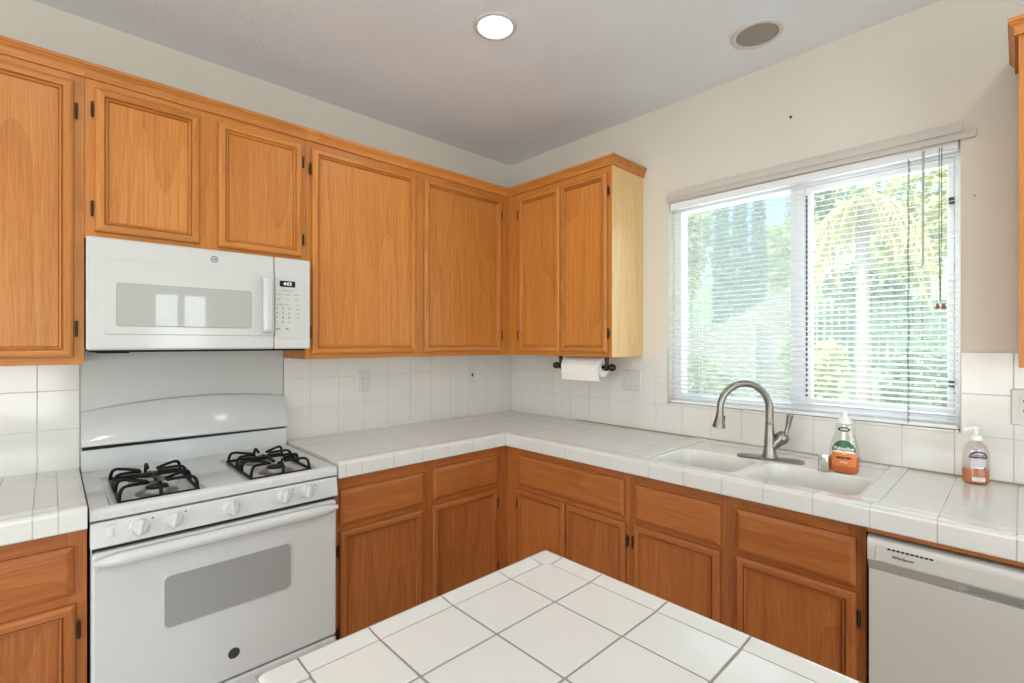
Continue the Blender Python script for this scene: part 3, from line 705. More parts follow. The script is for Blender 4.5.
# ---------------------------------------------------------------- over-the-range microwave
MX0, MX1, MZ0, MZ1, MD = -2.3345, -1.5860, 1.378, 1.7675, 0.385
mw = thing('microwave', 'white over-the-range microwave mounted under the short cabinet', 'microwave', ((MX0+MX1)/2, -0.2, MZ0))
b_ = MB(); b_.box((MX0+.004, -MD+.03, MZ0+.004), (MX1-.004, -0.012, MZ1-.002), 0.003); b_.build('microwave_body', ENAM2, mw)
v = MB(); v.box((MX0+.012, -MD+.035, MZ0-.008), (MX1-.012, -0.05, MZ0+.0035), 0.003); v.box((MX0+.03, -MD+.05, MZ0-.012), (MX0+.12, -MD+.16, MZ0-.0075), 0.002); v.build('vent_grille', BLACK, mw)
MS = -1.7355
d_ = MB(); rpanel(d_, 'A', MX0, MS-.0012, MZ0, MZ1, MD-.029, MD, 0.008, ease=.006)
do = d_.build('microwave_door', ENAM, mw, smooth=40)
# raised inner panel, window, handle, logo
ip = MB(); rpanel(ip, 'A', -2.292, MS-.0015, 1.432, 1.697, MD+.0003, MD+.0035, 0.012, ease=.003); ip.build('door_inset', ENAM, do)
wi = MB(); rpanel(wi, 'A', -2.256, -1.826, 1.462, 1.614, MD+.0037, MD+.0048, 0.010, INK, 0.0006); rpanel(wi, 'A', -2.2535, -1.8285, 1.4645, 1.6115, MD+.0049, MD+.0056, 0.009, MWG, 0.0004); wi.build('microwave_window', None, do)
hd = MB(); hx = -1.7705
pth = [(hx, -(MD+.006), 1.680), (hx, -(MD+.022), 1.676), (hx, -(MD+.030), 1.660), (hx, -(MD+.030), 1.560), (hx, -(MD+.030), 1.462), (hx, -(MD+.022), 1.446), (hx, -(MD+.006), 1.442)]
rr = []
for x, y, z in pth: rr.append([(x+0.0185*math.cos(a), y+0.007*math.sin(a), z) for a in [2*PI*j/16 for j in range(16)]])
hd.loft(rr); hd.build('microwave_handle', ENAM, do, smooth=60)
lg = MB(); lg.lathe((-1.957, -(MD+.0003), 1.7305), [(0.0125, 0), (0.0125, 0.0008)], 28, (0, -1, 0), m=INKD)
lg.lathe((-1.957, -(MD+.0012), 1.7305), [(0.0098, 0), (0.0098, 0.0004)], 28, (0, -1, 0), m=SILV)
lg.text('GE', wmat('A', -1.957, MD+.0018, 1.7305), 0.0105, INKD, 0.0002, 0.2, bold=0.0003)
lg.build('maker_badge', None, do, smooth=0)
p_ = MB(); rpanel(p_, 'A', MS+.0012, MX1, MZ0, MZ1, MD-.029, MD, 0.006, ease=.005); po = p_.build('control_panel', ENAM, mw, smooth=40)
kp = MB(); rpanel(kp, 'A', MS+.003, -1.6180, 1.424, 1.697, MD+.0003, MD+.002, 0.004, ENAM2, 0.0006); kp.build('keypad_panel', None, po)
ds = MB(); rpanel(ds, 'A', -1.716, -1.652, 1.643, 1.669, MD+.0022, MD+.0032, 0.002, DISP, 0.0003); ds.text('4:03', wmat('A', -1.684, MD+.0037, 1.656), 0.020, LED, 0.0002); ds.build('clock_display', None, po, smooth=0)
ky = MB(); KD = MD+.0024
def key(x, z, t, s=0.0075, m=INK): ky.text(t, wmat('A', x, KD, z), s, m, 0.0002, bold=0.0002)
key(-1.684, 1.626, 'SENSOR COOK', 0.0065)
for r_, row in enumerate((('Popcorn', 'Beverage', 'Reheat'), ('Potato', 'Veg', 'Cook'))):
    for q, t in enumerate(row): key(-1.722+q*0.0375, 1.610-r_*0.019, t, 0.0072)
key(-1.705, 1.566, 'EXPRESS COOK', 0.0062)
for i, t in enumerate('123456789'): key(-1.727+(i % 3)*0.025, 1.550-(i//3)*0.0195, t, 0.012, INKD)
key(-1.702, 1.4915, '0', 0.012, INKD); key(-1.727, 1.4915, 'Clr', 0.007); key(-1.677, 1.4915, 'Pwr', 0.007)
for i, t in enumerate(('Timer', 'Clock', 'Defrost', 'Weight', 'Set')): key(-1.642, 1.567-i*0.0185, t, 0.0068)
key(-1.722, 1.463, 'Start', 0.009, INKD); key(-1.686, 1.463, 'Off', 0.009, INKD)
ky.build('keypad_marks', None, po, smooth=0)

# ---------------------------------------------------------------- dishwasher
DY1, DY0 = -2.239, -2.838
dw = thing('dishwasher', 'white built-in dishwasher at the lower right edge', 'dishwasher', (-0.3, -2.54, 0))
b_ = MB(); b_.box((-0.585, DY0+.003, 0.10), (-0.02, DY1-.003, 0.826), 0.003); b_.build('dishwasher_body', BLK2, dw)
MB().box((-0.56, DY0+.003, 0), (-0.1, DY1-.003, 0.0995)).build('toe_panel', DWM, dw)
MB().box((-0.630, DY0+.0005, 0.8325), (-0.588, DY1-.0005, 0.8465), 0.001).build('wood_filler_rail', BY, dw)
dp = MB(); wbox(dp, 'B', DY0+.004, DY1-.003, 0.5855, 0.622, 0.115, 0.722, 0.004); dp.build('door_panel', DWM, dw)
# console: rounded top, raised control plate, grey hand-grip strip
co = MB(); pr = [(0.5855, 0.750), (0.632, 0.750), (0.637, 0.754), (0.640, 0.790), (0.640, 0.806), (0.636, 0.817), (0.627, 0.823), (0.5855, 0.823)]
co.loft([[P('B', u, d, z) for d, z in pr] for u in (DY0+.004, DY1-.003)]); con = co.build('console', DWM, dw)
st = MB(); pr = [(0.5855, 0.7225), (0.622, 0.7225), (0.632, 0.7495), (0.5855, 0.7495)]
def strip_seg(u0, u1, dent): 
    st.loft([[P('B', u, d - (dent if d > 0.6 else 0), z) for d, z in pr] for u in (u0, u1)])
strip_seg(-2.445, DY1-.003, 0); strip_seg(DY0+.004, -2.63, 0)
st.loft([[P('B', u, d - (k_ if d > 0.6 else 0), z) for d, z in pr] for u, k_ in ((-2.445, 0), (-2.452, 0.016), (-2.465, 0.026), (-2.61, 0.026), (-2.623, 0.016), (-2.63, 0))])
st.build('hand_grip_strip', DWS, dw)
cpn = MB(); rpanel(cpn, 'B', DY0+.03, -2.262, 0.758, 0.802, 0.6365, 0.6412, 0.003, DWM, 0.001); cpn.build('control_plate', None, con)
vt = MB()
for i in range(10): wbox(vt, 'B', -2.2985-i*0.0105, -2.2905-i*0.0105, 0.6400, 0.6422, 0.7955, 0.8005, 0.0005)
vt.build('vent_slots', BLK2, con)
lt = MB(); lt.text('Whirlpool', wmat('B', -2.325, 0.6416, 0.778), 0.0118, INKD, 0.0003, 0.25, bold=0.0003)
lt.tube([P('B', -2.312-0.026*i/12, 0.6416, 0.7735+0.010*abs(math.sin(i/12*PI))**1.0*(1 if i < 8 else 0.6)) for i in range(13)], 0.0004, 5, INK)
lt.build('maker_name', None, con, smooth=0)

# ---------------------------------------------------------------- sink
sk = MB(); ZS = 0.9085
def rr_ang(x0, x1, y0, y1, r, angs):
    """points of a rounded rectangle hit by rays at the given angles from its centre"""
    cx, cy, hx, hy = (x0+x1)/2, (y0+y1)/2, (x1-x0)/2, (y1-y0)/2; out_ = []
    for a in angs:
        dx, dy = math.cos(a), math.sin(a); lo, hi = 0, 2
        for _ in range(40):
            t = (lo+hi)/2; px, py = abs(dx*t), abs(dy*t)
            qx, qy = px-(hx-r), py-(hy-r)
            inside = (px <= hx and py <= hy) and not (qx > 0 and qy > 0 and qx*qx+qy*qy > r*r)
            lo, hi = (t, hi) if inside else (lo, t)
        out_.append((cx+dx*lo, cy+dy*lo))
    return out_
def bowl(cell, op, depth):
    cx, cy = (op[0]+op[1])/2, (op[2]+op[3])/2
    angs = sorted(set([2*PI*i/56 for i in range(56)] + [math.atan2(y-cy, x-cx) % (2*PI) for x in cell[:2] for y in cell[2:]]))
    def outer():
        o_ = []
        for a in angs:
            dx, dy = math.cos(a), math.sin(a); t = 9
            if dx > 1e-9: t = min(t, (cell[1]-cx)/dx)
            if dx < -1e-9: t = min(t, (cell[0]-cx)/dx)
            if dy > 1e-9: t = min(t, (cell[3]-cy)/dy)
            if dy < -1e-9: t = min(t, (cell[2]-cy)/dy)
            o_.append((cx+dx*t, cy+dy*t))
        return o_
    ot = outer(); rings = [[(x, y, ZS-0.02) for x, y in ot], [(x, y, ZS) for x, y in ot]]
    for ins, dz, r in ((-.008, 0, .058), (-.003, -.002, .055), (0, -.008, .05), (.006, -.05, .05), (.014, depth*-.82, .05), (.030, depth*-.96, .045), (.055, -depth, .04)):
        rings.append([(x, y, ZS+dz) for x, y in rr_ang(op[0]+ins, op[1]-ins, op[2]+ins, op[3]-ins, r, angs)])
    sk.loft(rings, cap0=False, cap1=True)
YD = -1.822
bowl((SX0+.001, SX1-.001, YD, SY1-.001), (-0.553, -0.258, -1.798, -1.478), 0.17)
bowl((SX0+.001, SX1-.001, SY0+.001, YD), (-0.553, -0.258, -2.190, -1.848), 0.19)
so = thing('kitchen_sink', 'white double-bowl sink set into the tiled worktop under the window', 'sink', (-0.31, -1.83, 0.72))
sk.build('basin', SINKM, so, smooth=50)
for y, dz in ((-1.644, 0.17), (-2.013, 0.19)):
    q = MB(); q.lathe((-0.40, y, ZS-dz+0.0003), [(0.042, 0), (0.042, 0.002), (0.034, 0.003), (0.028, 0.001), (0.0, 0.0012)], 28); q.build('drain', CHROME, so)

# faucet
fc = Vector((-0.212, -1.826, ZS+0.0002)); fa = math.radians(9)
fo = thing('kitchen_faucet', 'brushed nickel gooseneck faucet with pull-down sprayer and side lever', 'faucet', fc)
bp = MB(); L, Wd = 0.128, 0.031
def stad(k, z): 
    pts = []
    for i in range(13): a = PI*i/12; pts.append((math.cos(a)*(Wd-k), L-Wd+math.sin(a)*(Wd-k)))
    for i in range(13): a = PI+PI*i/12; pts.append((math.cos(a)*(Wd-k), -L+Wd+math.sin(a)*(Wd-k)))
    R_ = Matrix.Rotation(fa, 3, 'Z'); return [fc+R_ @ Vector((x, y, z)) for x, y in pts]
bp.loft([stad(0.001, 0), stad(0, 0.002), stad(0, 0.006), stad(0.003, 0.009), stad(0.009, 0.0105)]); bp.build('base_plate', NICK, fo, smooth=40)
bo = MB(); bo.lathe(fc+Vector((0, 0, .0107)), [(0.030, 0), (0.029, 0.006), (0.0245, 0.02), (0.0215, 0.05), (0.019, 0.10), (0.0165, 0.135), (0.0172, 0.137), (0.0172, 0.144), (0.0150, 0.146)], 28)
bo.build('faucet_body', NICK, fo, smooth=40)
sdv = Vector((-0.74, 0.672, 0)).normalized(); zc = fc.z
pts = [fc+Vector((0, 0, .157)), fc+Vector((0, 0, .19)), fc+Vector((0, 0, .215))]; Rr = 0.106
for i in range(1, 19):
    a = PI - i*(PI*1.03)/18; pts.append(fc+sdv*(Rr+Rr*math.cos(a))+Vector((0, 0, .215+Rr*math.sin(a)*1.02)))
tl = (pts[-1]-pts[-2]).normalized()
spt = MB(); spt.tube(pts, [0.0158]*3+[0.0155-0.0018*i/17 for i in range(18)], 20); spt.build('spout', NICK, fo, smooth=60)
dn = (tl + sdv*0.10).normalized()
hdm = MB(); hdm.lathe(pts[-1]+dn*0.0005, [(0.0145, 0), (0.0155, 0.003), (0.0145, 0.007), (0.0152, 0.014), (0.0195, 0.036), (0.0255, 0.058), (0.0262, 0.066), (0.022, 0.069), (0.012, 0.066)], 28, dn)
hs = hdm.build('spray_head', NICK, fo, smooth=40)
sbn = MB(); side = Vector((-sdv.y, sdv.x, 0)); bc = pts[-1]+dn*0.032+(-sdv)*0.0185
sbn.box((-0.006, -0.014, -0.004), (0.006, 0.014, 0.004), 0.003, 3, None, Matrix.Translation(bc) @ Matrix(((side.x, dn.x, -sdv.x), (side.y, dn.y, -sdv.y), (side.z, dn.z, 0))).to_4x4()); sbn.build('spray_button', BADGE, hs)
hv = Vector((0.55, -0.83, 0)).normalized()
hb = MB(); e0 = fc+Vector((0, 0, .045)); e1 = fc+hv*0.053+Vector((0, 0, .100)); ax = (e1-e0).normalized()
hb.lathe(e0, [(0.019, 0), (0.0205, 0.03), (0.0235, 0.050), (0.0275, 0.058), (0.0290, 0.070), (0.0250, 0.085), (0.014, 0.094), (0.006, 0.096)], 24, ax); hb.build('handle_hub', NICK, fo, smooth=40)
lv = MB(); h0 = e0+ax*0.094; lv.tube([h0-ax*0.004, h0+Vector((0, 0, .010)), h0+hv*0.006+Vector((0, 0, .030)), h0+hv*0.010+Vector((0, 0, .055)), h0+hv*0.013+Vector((0, 0, .078)), h0+hv*0.0132+Vector((0, 0, .080))], [0.0085, 0.0078, 0.0086, 0.0110, 0.0138, 0.0125], 16); lv.build('handle_lever', NICK, fo, smooth=40)
# air gap cap
ag = MB(); ag.lathe((-0.250, -2.036, ZS+.0002), [(0.023, 0), (0.0235, 0.003), (0.021, 0.006), (0.021, 0.054), (0.0195, 0.060), (0.014, 0.0625), (0, 0.063)], 32)
single(ag, 'air_gap_cap', CHROME, 'small chrome cylinder cap on sink ledge beside orange dish soap', 'cap', (-0.250, -2.036, ZS))

# ---------------------------------------------------------------- soap bottles
def view_angle(p): v_ = Vector(p)-cam.location; return math.atan2(v_.y, v_.x)
sb = Vector((-0.234, -2.098, ZS+.0003)); an = math.radians(4)+PI/2     # front faces the room
so = thing('dish_soap_bottle', 'dish soap bottle with orange and green label on sink ledge', 'bottle', sb)
RB = Matrix.Rotation(math.radians(-10), 4, 'Z'); FX = RB @ Vector((-0.83, -0.25, 0)).normalized()   # facing direction
rt = math.atan2(FX.y, FX.x)-PI/2 + PI
def brot(): return math.atan2(FX.y, FX.x)+PI/2
prof = [(0.034, 0), (0.042, 0.003), (0.047, 0.012), (0.0485, 0.035), (0.049, 0.065), (0.0465, 0.090), (0.041, 0.112), (0.034, 0.132), (0.0295, 0.148), (0.0285, 0.162), (0.0275, 0.172), (0.020, 0.180), (0.013, 0.184)]
def scaled(pf, k, hi=None): return [(r*k, h) for r, h in pf if hi is None or h <= hi]
bt = MB(); bt.lathe(sb, prof, 40, None, 1, 0.58, brot()); bt.build('bottle_body', BOTC, so, smooth=60)
lq = MB(); lq.lathe(sb+Vector((0, 0, .0015)), [(0.031, 0), (0.040, 0.003), (0.0450, 0.011), (0.0465, 0.034), (0.0468, 0.056), (0.0465, 0.0565)], 40, None, 1, 0.56, brot()); lq.build('liquid_soap', SOAPO, so, smooth=60)
cpm = MB(); cpm.lathe(sb+Vector((0, 0, .1845)), [(0.024, -0.010), (0.0235, -0.003), (0.019, 0.004), (0.011, 0.009), (0.0095, 0.020), (0.010, 0.024), (0.006, 0.028), (0, 0.0285)], 28, None, 1, 0.75, brot()); cpm.build('bottle_cap', LABW, so, smooth=40)
# labels follow the curved front of the bottle
FR = Vector((-FX.y, FX.x, 0))       # to the viewer's right?  (x axis of the label)
if FR.dot(Vector((math.sin(math.radians(46.4364)), -math.cos(math.radians(46.4364)), 0))) < 0: FR = -FR
def prof_r(pf, h):
    for (r0, h0), (r1, h1) in zip(pf, pf[1:]):
        if h0 <= h <= h1: return r0+(r1-r0)*(h-h0)/max(h1-h0, 1e-6)
    return pf[-1][0]
def on_bottle(base, pf, flat_, x, h, lift, fx, fr):
    R_ = prof_r(pf, h); t = max(-0.98, min(0.98, x/R_)); dep = R_*flat_*math.sqrt(1-t*t)
    return base+fr*x+fx*(dep+lift)+Vector((0, 0, h))
def label_patch(mb, base, pf, flat_, fx, fr, halfw, h0, h1, lift, m, n=14, nh=12):
    """halfw(t) gives the half width of the patch at t in 0..1 up its height"""
    g_ = [[on_bottle(base, pf, flat_, halfw(j/nh)*(2*i/n-1), h0+(h1-h0)*j/nh, lift, fx, fr) for i in range(n+1)] for j in range(nh+1)]
    rings = g_; i_ = mb.mi(m); V_ = [[mb.bm.verts.new(p) for p in r_] for r_ in rings]
    for a, b in zip(V_, V_[1:]):
        for q in range(n): mb.bm.faces.new((a[q], a[q+1], b[q+1], b[q])).material_index = i_
def label_text(mb, base, pf, flat_, fx, fr, body, h, size, m, lift, shear=0.0, bold=0.0):
    t = MB(); t.text(body, Matrix.Identity(4), size, m, 0.0002, shear, bold=bold); i_ = mb.mi(m); mp = {}
    for v_ in t.bm.verts: mp[v_] = mb.bm.verts.new(on_bottle(base, pf, flat_, v_.co.x, h+v_.co.y, lift+v_.co.z, fx, fr))
    for f_ in t.bm.faces: mb.bm.faces.new([mp[v_] for v_ in f_.verts]).material_index = i_
    t.bm.free()
la = MB(); A_ = (sb, prof, 0.58, FX, FR)
label_patch(la, *A_, lambda t: 0.0375, 0.028, 0.078, 0.0006, LABO)
label_patch(la, *A_, lambda t: 0.0375*math.sqrt(max(0.0, 1-(0.12+0.88*t)**2))+0.0005, 0.079, 0.118, 0.0008, LABG)
label_patch(la, *A_, lambda t: 0.0375*(1-0.25*t), 0.0745, 0.0815, 0.0012, LABW)
label_patch(la, *A_, lambda t: 0.007*math.sqrt(max(0.0, 1-(2*t-1)**2)), 0.070, 0.080, 0.0015, LABY)
label_text(la, *A_, 'Palmolive', 0.089, 0.0165, LABW, 0.0016, 0.15, 0.0004)
label_patch(la, *A_, lambda t: 0.024*math.sqrt(max(0.0, 1-(2*t-1)**4)), 0.053, 0.061, 0.0012, NAVY)
label_text(la, *A_, 'ULTRA', 0.057, 0.006, LABO, 0.0018)
label_text(la, *A_, 'orange', 0.043, 0.009, LABW, 0.0014)
label_patch(la, *A_, lambda t: 0.0195*math.sqrt(max(0.0, 1-(2*t-1)**2)), 0.146, 0.163, 0.0012, NAVY)
label_text(la, *A_, 'ULTRA', 0.1545, 0.008, LABW, 0.0018, 0, 0.0003)
la.build('bottle_label', None, so, smooth=0, recalc=False)
so.scale = (1, 1, 1.085)

hbp = Vector((-0.088, -2.452, ZC+.0012))
ho = thing('hand_soap_bottle', 'clear pump bottle of orange hand soap on worktop near right edge', 'bottle', hbp)
HX = Vector((-0.93, -0.36, 0)).normalized(); HR = Vector((-HX.y, HX.x, 0))
if HR.dot(Vector((math.sin(math.radians(46.4364)), -math.cos(math.radians(46.4364)), 0))) < 0: HR = -HR
hrot = math.atan2(HX.y, HX.x)+PI/2
hp = [(0.030, 0), (0.0345, 0.003), (0.0365, 0.010), (0.037, 0.06), (0.0365, 0.098), (0.034, 0.115), (0.031, 0.130), (0.022, 0.140), (0.0165, 0.146), (0.0155, 0.152)]
MB().lathe(hbp, hp, 36, None, 1, 0.72, hrot).build('bottle_body', HANDC, ho, smooth=60)
MB().lathe(hbp+Vector((0, 0, .0015)), [(0.028, 0), (0.0325, 0.003), (0.0345, 0.009), (0.0351, 0.048), (0.0345, 0.0485)], 36, None, 1, 0.70, hrot).build('liquid_soap', HANDO, ho, smooth=60)
pm = MB(); pm.lathe(hbp+Vector((0, 0, .150)), [(0.0175, 0), (0.0185, 0.002), (0.0185, 0.013), (0.016, 0.017), (0.008, 0.019), (0.0075, 0.034), (0.010, 0.036), (0.011, 0.042), (0.008, 0.047), (0, 0.0475)], 24)
nz = hbp+Vector((0, 0, .190)); nd = Vector((-0.55, 0.83, 0)).normalized(); pm.tube([nz, nz+nd*0.018, nz+nd*0.028+Vector((0, 0, -.003)), nz+nd*0.033+Vector((0, 0, -.009))], [0.006, 0.0055, 0.005, 0.004], 10); pm.build('pump_head', LABW, ho, smooth=40)
la = MB(); A_ = (hbp, hp, 0.72, HX, HR)
label_patch(la, *A_, lambda t: 0.022*math.sqrt(max(0.0, 1-t*t*0.98))+0.001, 0.098, 0.114, 0.0008, NAVY)
label_patch(la, *A_, lambda t: 0.017*math.sqrt(max(0.0, 1-t*t*0.98)), 0.099, 0.109, 0.0013, SILV)
label_patch(la, *A_, lambda t: 0.026-0.002*abs(2*t-1), 0.0915, 0.0965, 0.0008, NAVY)
label_text(la, *A_, 'Softsoap', 0.102, 0.0085, NAVY, 0.0016, 0, 0.0002)
la.build('logo_label', None, ho, smooth=0, recalc=False); la = MB()
label_patch(la, *A_, lambda t: 0.020, 0.064, 0.088, 0.0008, SILV); label_patch(la, *A_, lambda t: 0.013, 0.056, 0.062, 0.0008, LABW)
la.build('text_label', None, ho, smooth=0, recalc=False); la = MB()
label_patch(la, *A_, lambda t: 0.017, 0.012, 0.026, 0.0008, LABW); label_text(la, *A_, 'ANTIBACTERIAL', 0.0225, 0.0038, NAVY, 0.0012); label_text(la, *A_, '7.5 FL OZ', 0.0165, 0.0045, NAVY, 0.0012)
la.build('bottle_label', None, ho, smooth=0, recalc=False)

# ---------------------------------------------------------------- paper towels under the cabinet
TX, TZ, TY0, TY1 = -0.215, 1.269, -0.984, -0.706
hoR = thing('paper_towel_holder', 'dark bronze paper towel holder screwed under the oak cabinet', 'holder', (TX, -0.83, UB))
for y, s in ((TY1+0.040, 1), (TY0-0.014, -1)):
    br = MB(); br.box((TX-.012, y-.004, UB-.0045), (TX+.012, y+.004, UB-.0005), 0.001); br.box((TX-.022, y-.016, UB-.004), (TX+.022, y+.016, UB-.0003), 0.0015)
    br.tube([(TX, y, UB-.003), (TX+.002*0, y, UB-.03), (TX, y, TZ+.012), (TX, y, TZ)], [0.013, 0.010, 0.010, 0.014], 12); br.lathe((TX, y-.006, TZ), [(0.018, 0), (0.020, 0.003), (0.020, 0.009), (0.018, 0.012)], 20, (0, 1, 0)); br.build('bracket', BRON, hoR)
    fn = MB(); fn.lathe((TX, y+s*0.0065, TZ), [(0.010, 0), (0.008, 0.004), (0.016, 0.013), (0.021, 0.024), (0.020, 0.034), (0.013, 0.046), (0.0, 0.052)], 20, (0, s, 0)); fn.build('finial', BRON, hoR)
MB().cyl((TX, TY0-.008, TZ), (TX, TY1+.034, TZ), 0.006, 12).build('rod', BRON, hoR)
pr_ = thing('paper_towel_roll', 'white paper towel roll hanging under the cabinet beside the window', 'paper towel', (TX, -0.83, TZ))
ro = MB(); ro.lathe((TX, TY0+.008, TZ), [(0.019, 0), (0.053, 0), (0.0545, 0.0015), (0.0545, TY1-TY0-.0175), (0.053, TY1-TY0-.016), (0.019, TY1-TY0-.016), (0.019, 0.0)], 40, (0, 1, 0), cap=False); ro.build('roll', PAPER, pr_, smooth=40)
fl = MB(); NU = 10      # loose sheet end, its corner torn and curling
def sheet(k_): 
    rows = []
    for j in range(9):
        a = PI*0.86+j*0.13; ext = max(0, j-3)*0.010
        px, pz = TX+0.0556*math.cos(min(a, PI*1.15)), TZ+0.0556*math.sin(min(a, PI*1.15))-ext
        rows.append([(px-0.004*ext*50*0.2+k_, TY0+.012+(TY1-TY0-.026)*i/NU - (0.018*(j/8)**2 if i == 0 else 0), pz) for i in range(NU+1)])
    return rows
for rows in (sheet(0),):
    V_ = [[fl.bm.verts.new(p) for p in r_] for r_ in rows]; W_ = [[fl.bm.verts.new((p[0]-0.0008, p[1], p[2])) for p in r_] for r_ in rows]
    nr, nc = len(V_), len(V_[0])
    for a in range(nr-1):
        for b in range(nc-1):
            fl.bm.faces.new((V_[a][b], V_[a][b+1], V_[a+1][b+1], V_[a+1][b])); fl.bm.faces.new((W_[a][b], W_[a+1][b], W_[a+1][b+1], W_[a][b+1]))
    for a in range(nr-1):
        for b in (0, nc-1): fl.bm.faces.new((V_[a][b], V_[a+1][b], W_[a+1][b], W_[a][b]))
    for b in range(nc-1):
        for a in (0, nr-1): fl.bm.faces.new((V_[a][b], W_[a][b], W_[a][b+1], V_[a][b+1]))
fl.build('loose_sheet', PAPER, pr_, smooth=60)

# ---------------------------------------------------------------- outlets and switches
def plate(name, label, cat, wl, u, z, w_, h_, group):
    d0 = 0.0086; o = thing(name, label, cat, P(wl, u, d0, z), group)
    m = MB(); rpanel(m, wl, u-w_/2, u+w_/2, z-h_/2, z+h_/2, d0+.0003, d0+.0075, 0.004, ease=.003); m.build('cover_plate', PLATE, o)
    return o, d0+.0077
def receptacle(o, wl, u, z, d):
    m = MB(); rpanel(m, wl, u-.0165, u+.0165, z-.034, z+.034, d-.0002, d+.0015, 0.004, PLATE, .0008)
    for zz in (z+.017, z-.017):
        for du in (-.0065, .0065): wbox(m, wl, u+du-.0012, u+du+.0012, d+.0014, d+.0019, zz+.001, zz+.009, 0, INKD)
        m.lathe(P(wl, u, d+.0014, zz-.007), [(0.0028, 0), (0.0028, 0.0005)], 12, (0, -1, 0) if wl == 'A' else (-1, 0, 0), m=INKD)
    m.build('receptacle', None, o)
def screws(o, wl, us, zs, d):
    m = MB()
    for u in us:
        for z in zs: m.lathe(P(wl, u, d-.0001, z), [(0.003, 0), (0.0028, 0.001), (0, 0.0012)], 12, (0, -1, 0) if wl == 'A' else (-1, 0, 0))
    m.build('screws', INK, o)
o, d = plate('wall_outlet', 'white duplex outlet on tiles between range and corner', 'outlet', 'A', -1.152, 1.187, 0.072, 0.117, 'wall plates'); receptacle(o, 'A', -1.152, 1.187, d); screws(o, 'A', [-1.152], [1.232, 1.142], d)
o, d = plate('wall_jack', 'white wall plate with small dark jack on tiles near the corner', 'jack plate', 'A', -0.366, 1.187, 0.070, 0.117, 'wall plates')
m = MB(); rpanel(m, 'A', -0.374, -0.358, 1.177, 1.199, d, d+.002, 0.002, INKD, .0005); m.build('jack', None, o); screws(o, 'A', [-0.366], [1.225, 1.150], d)
o, d = plate('light_switch', 'white double rocker switch plate on tiles under the cabinet end', 'switch', 'B', -1.028, 1.188, 0.116, 0.117, 'wall plates')
for u in (-1.051, -1.005):
    m = MB(); rpanel(m, 'B', u-.0175, u+.0175, 1.154, 1.222, d-.0002, d+.0004, 0.002, INK, .0002); rpanel(m, 'B', u-.0165, u+.0165, 1.155, 1.221, d+.0004, d+.003, 0.002, PLATE, .001); m.build('rocker', None, o)
screws(o, 'B', [-1.051, -1.005], [1.238, 1.138], d)
o, d = plate('wall_outlet', 'white outlet plate on tiles at right edge, below right wall cabinet', 'outlet', 'B', -2.573, 1.183, 0.072, 0.125, 'wall plates'); receptacle(o, 'B', -2.573, 1.183, d); screws(o, 'B', [-2.573], [1.232, 1.134], d)

# ---------------------------------------------------------------- ceiling fittings
def can(x, y, label, energy, grp='recessed ceiling lights'):
    o = thing('ceiling_light', label, 'light', (x, y, H), grp)
    MB().lathe((x, y, H-.0005), [(0.088, 0), (0.086, -.005), (0.076, -.008), (0.070, -.006), (0.069, 0)], 40, cap=False).build('trim_ring', TRIMW, o)
    MB().lathe((x, y, H-.0008), [(0.0685, 0), (0.067, -.004), (0.05, -.0055), (0, -.006)], 40).build('lamp_lens', LENS, o)
    lamp('can_lamp', 'AREA', (x, y, H-.012), energy, (1.0, 0.955, 0.89), rot=(0, 0, 0), shape='DISK', size=0.13)
can(-1.113, -1.089, 'lit round recessed light in the ceiling above the worktop corner', 3.0)
for x, y in ((-2.45, -1.25), (-0.95, -2.75), (-2.75, -2.75), (-3.9, -1.6), (-3.9, -3.6), (-1.8, -4.3)):
    can(x, y, 'lit round recessed ceiling light behind the photographer', 3.0)
o = thing('ceiling_speaker', 'round flush ceiling speaker with brown grille, near the window wall', 'speaker', (-0.29, -1.803, H))
MB().lathe((-0.29, -1.803, H-.0005), [(0.098, 0), (0.097, -.005), (0.089, -.008), (0.080, -.006), (0.079, 0)], 44, cap=False).build('trim_ring', TRIMW, o)
MB().lathe((-0.29, -1.803, H-.0006), [(0.0785, 0), (0.077, -.004), (0.04, -.0045), (0, -.005)], 44).build('grille', SPKM, o)

# nail stubs left in the wall above the window
for (y, z, r, lab) in ((-1.845, 2.423, 0.006, 'small dark nail hole plug in wall above the window centre'), (-2.446, 1.936, 0.0035, 'tiny grey nail head in wall right of the window')):
    m = MB(); m.lathe((0, y, z), [(r, 0), (r, 0.003), (r*0.6, 0.005), (0, 0.0052)], 12, (-1, 0, 0)); single(m, 'nail', INKD if r > .005 else INK, lab, 'nail', (0, y, z))

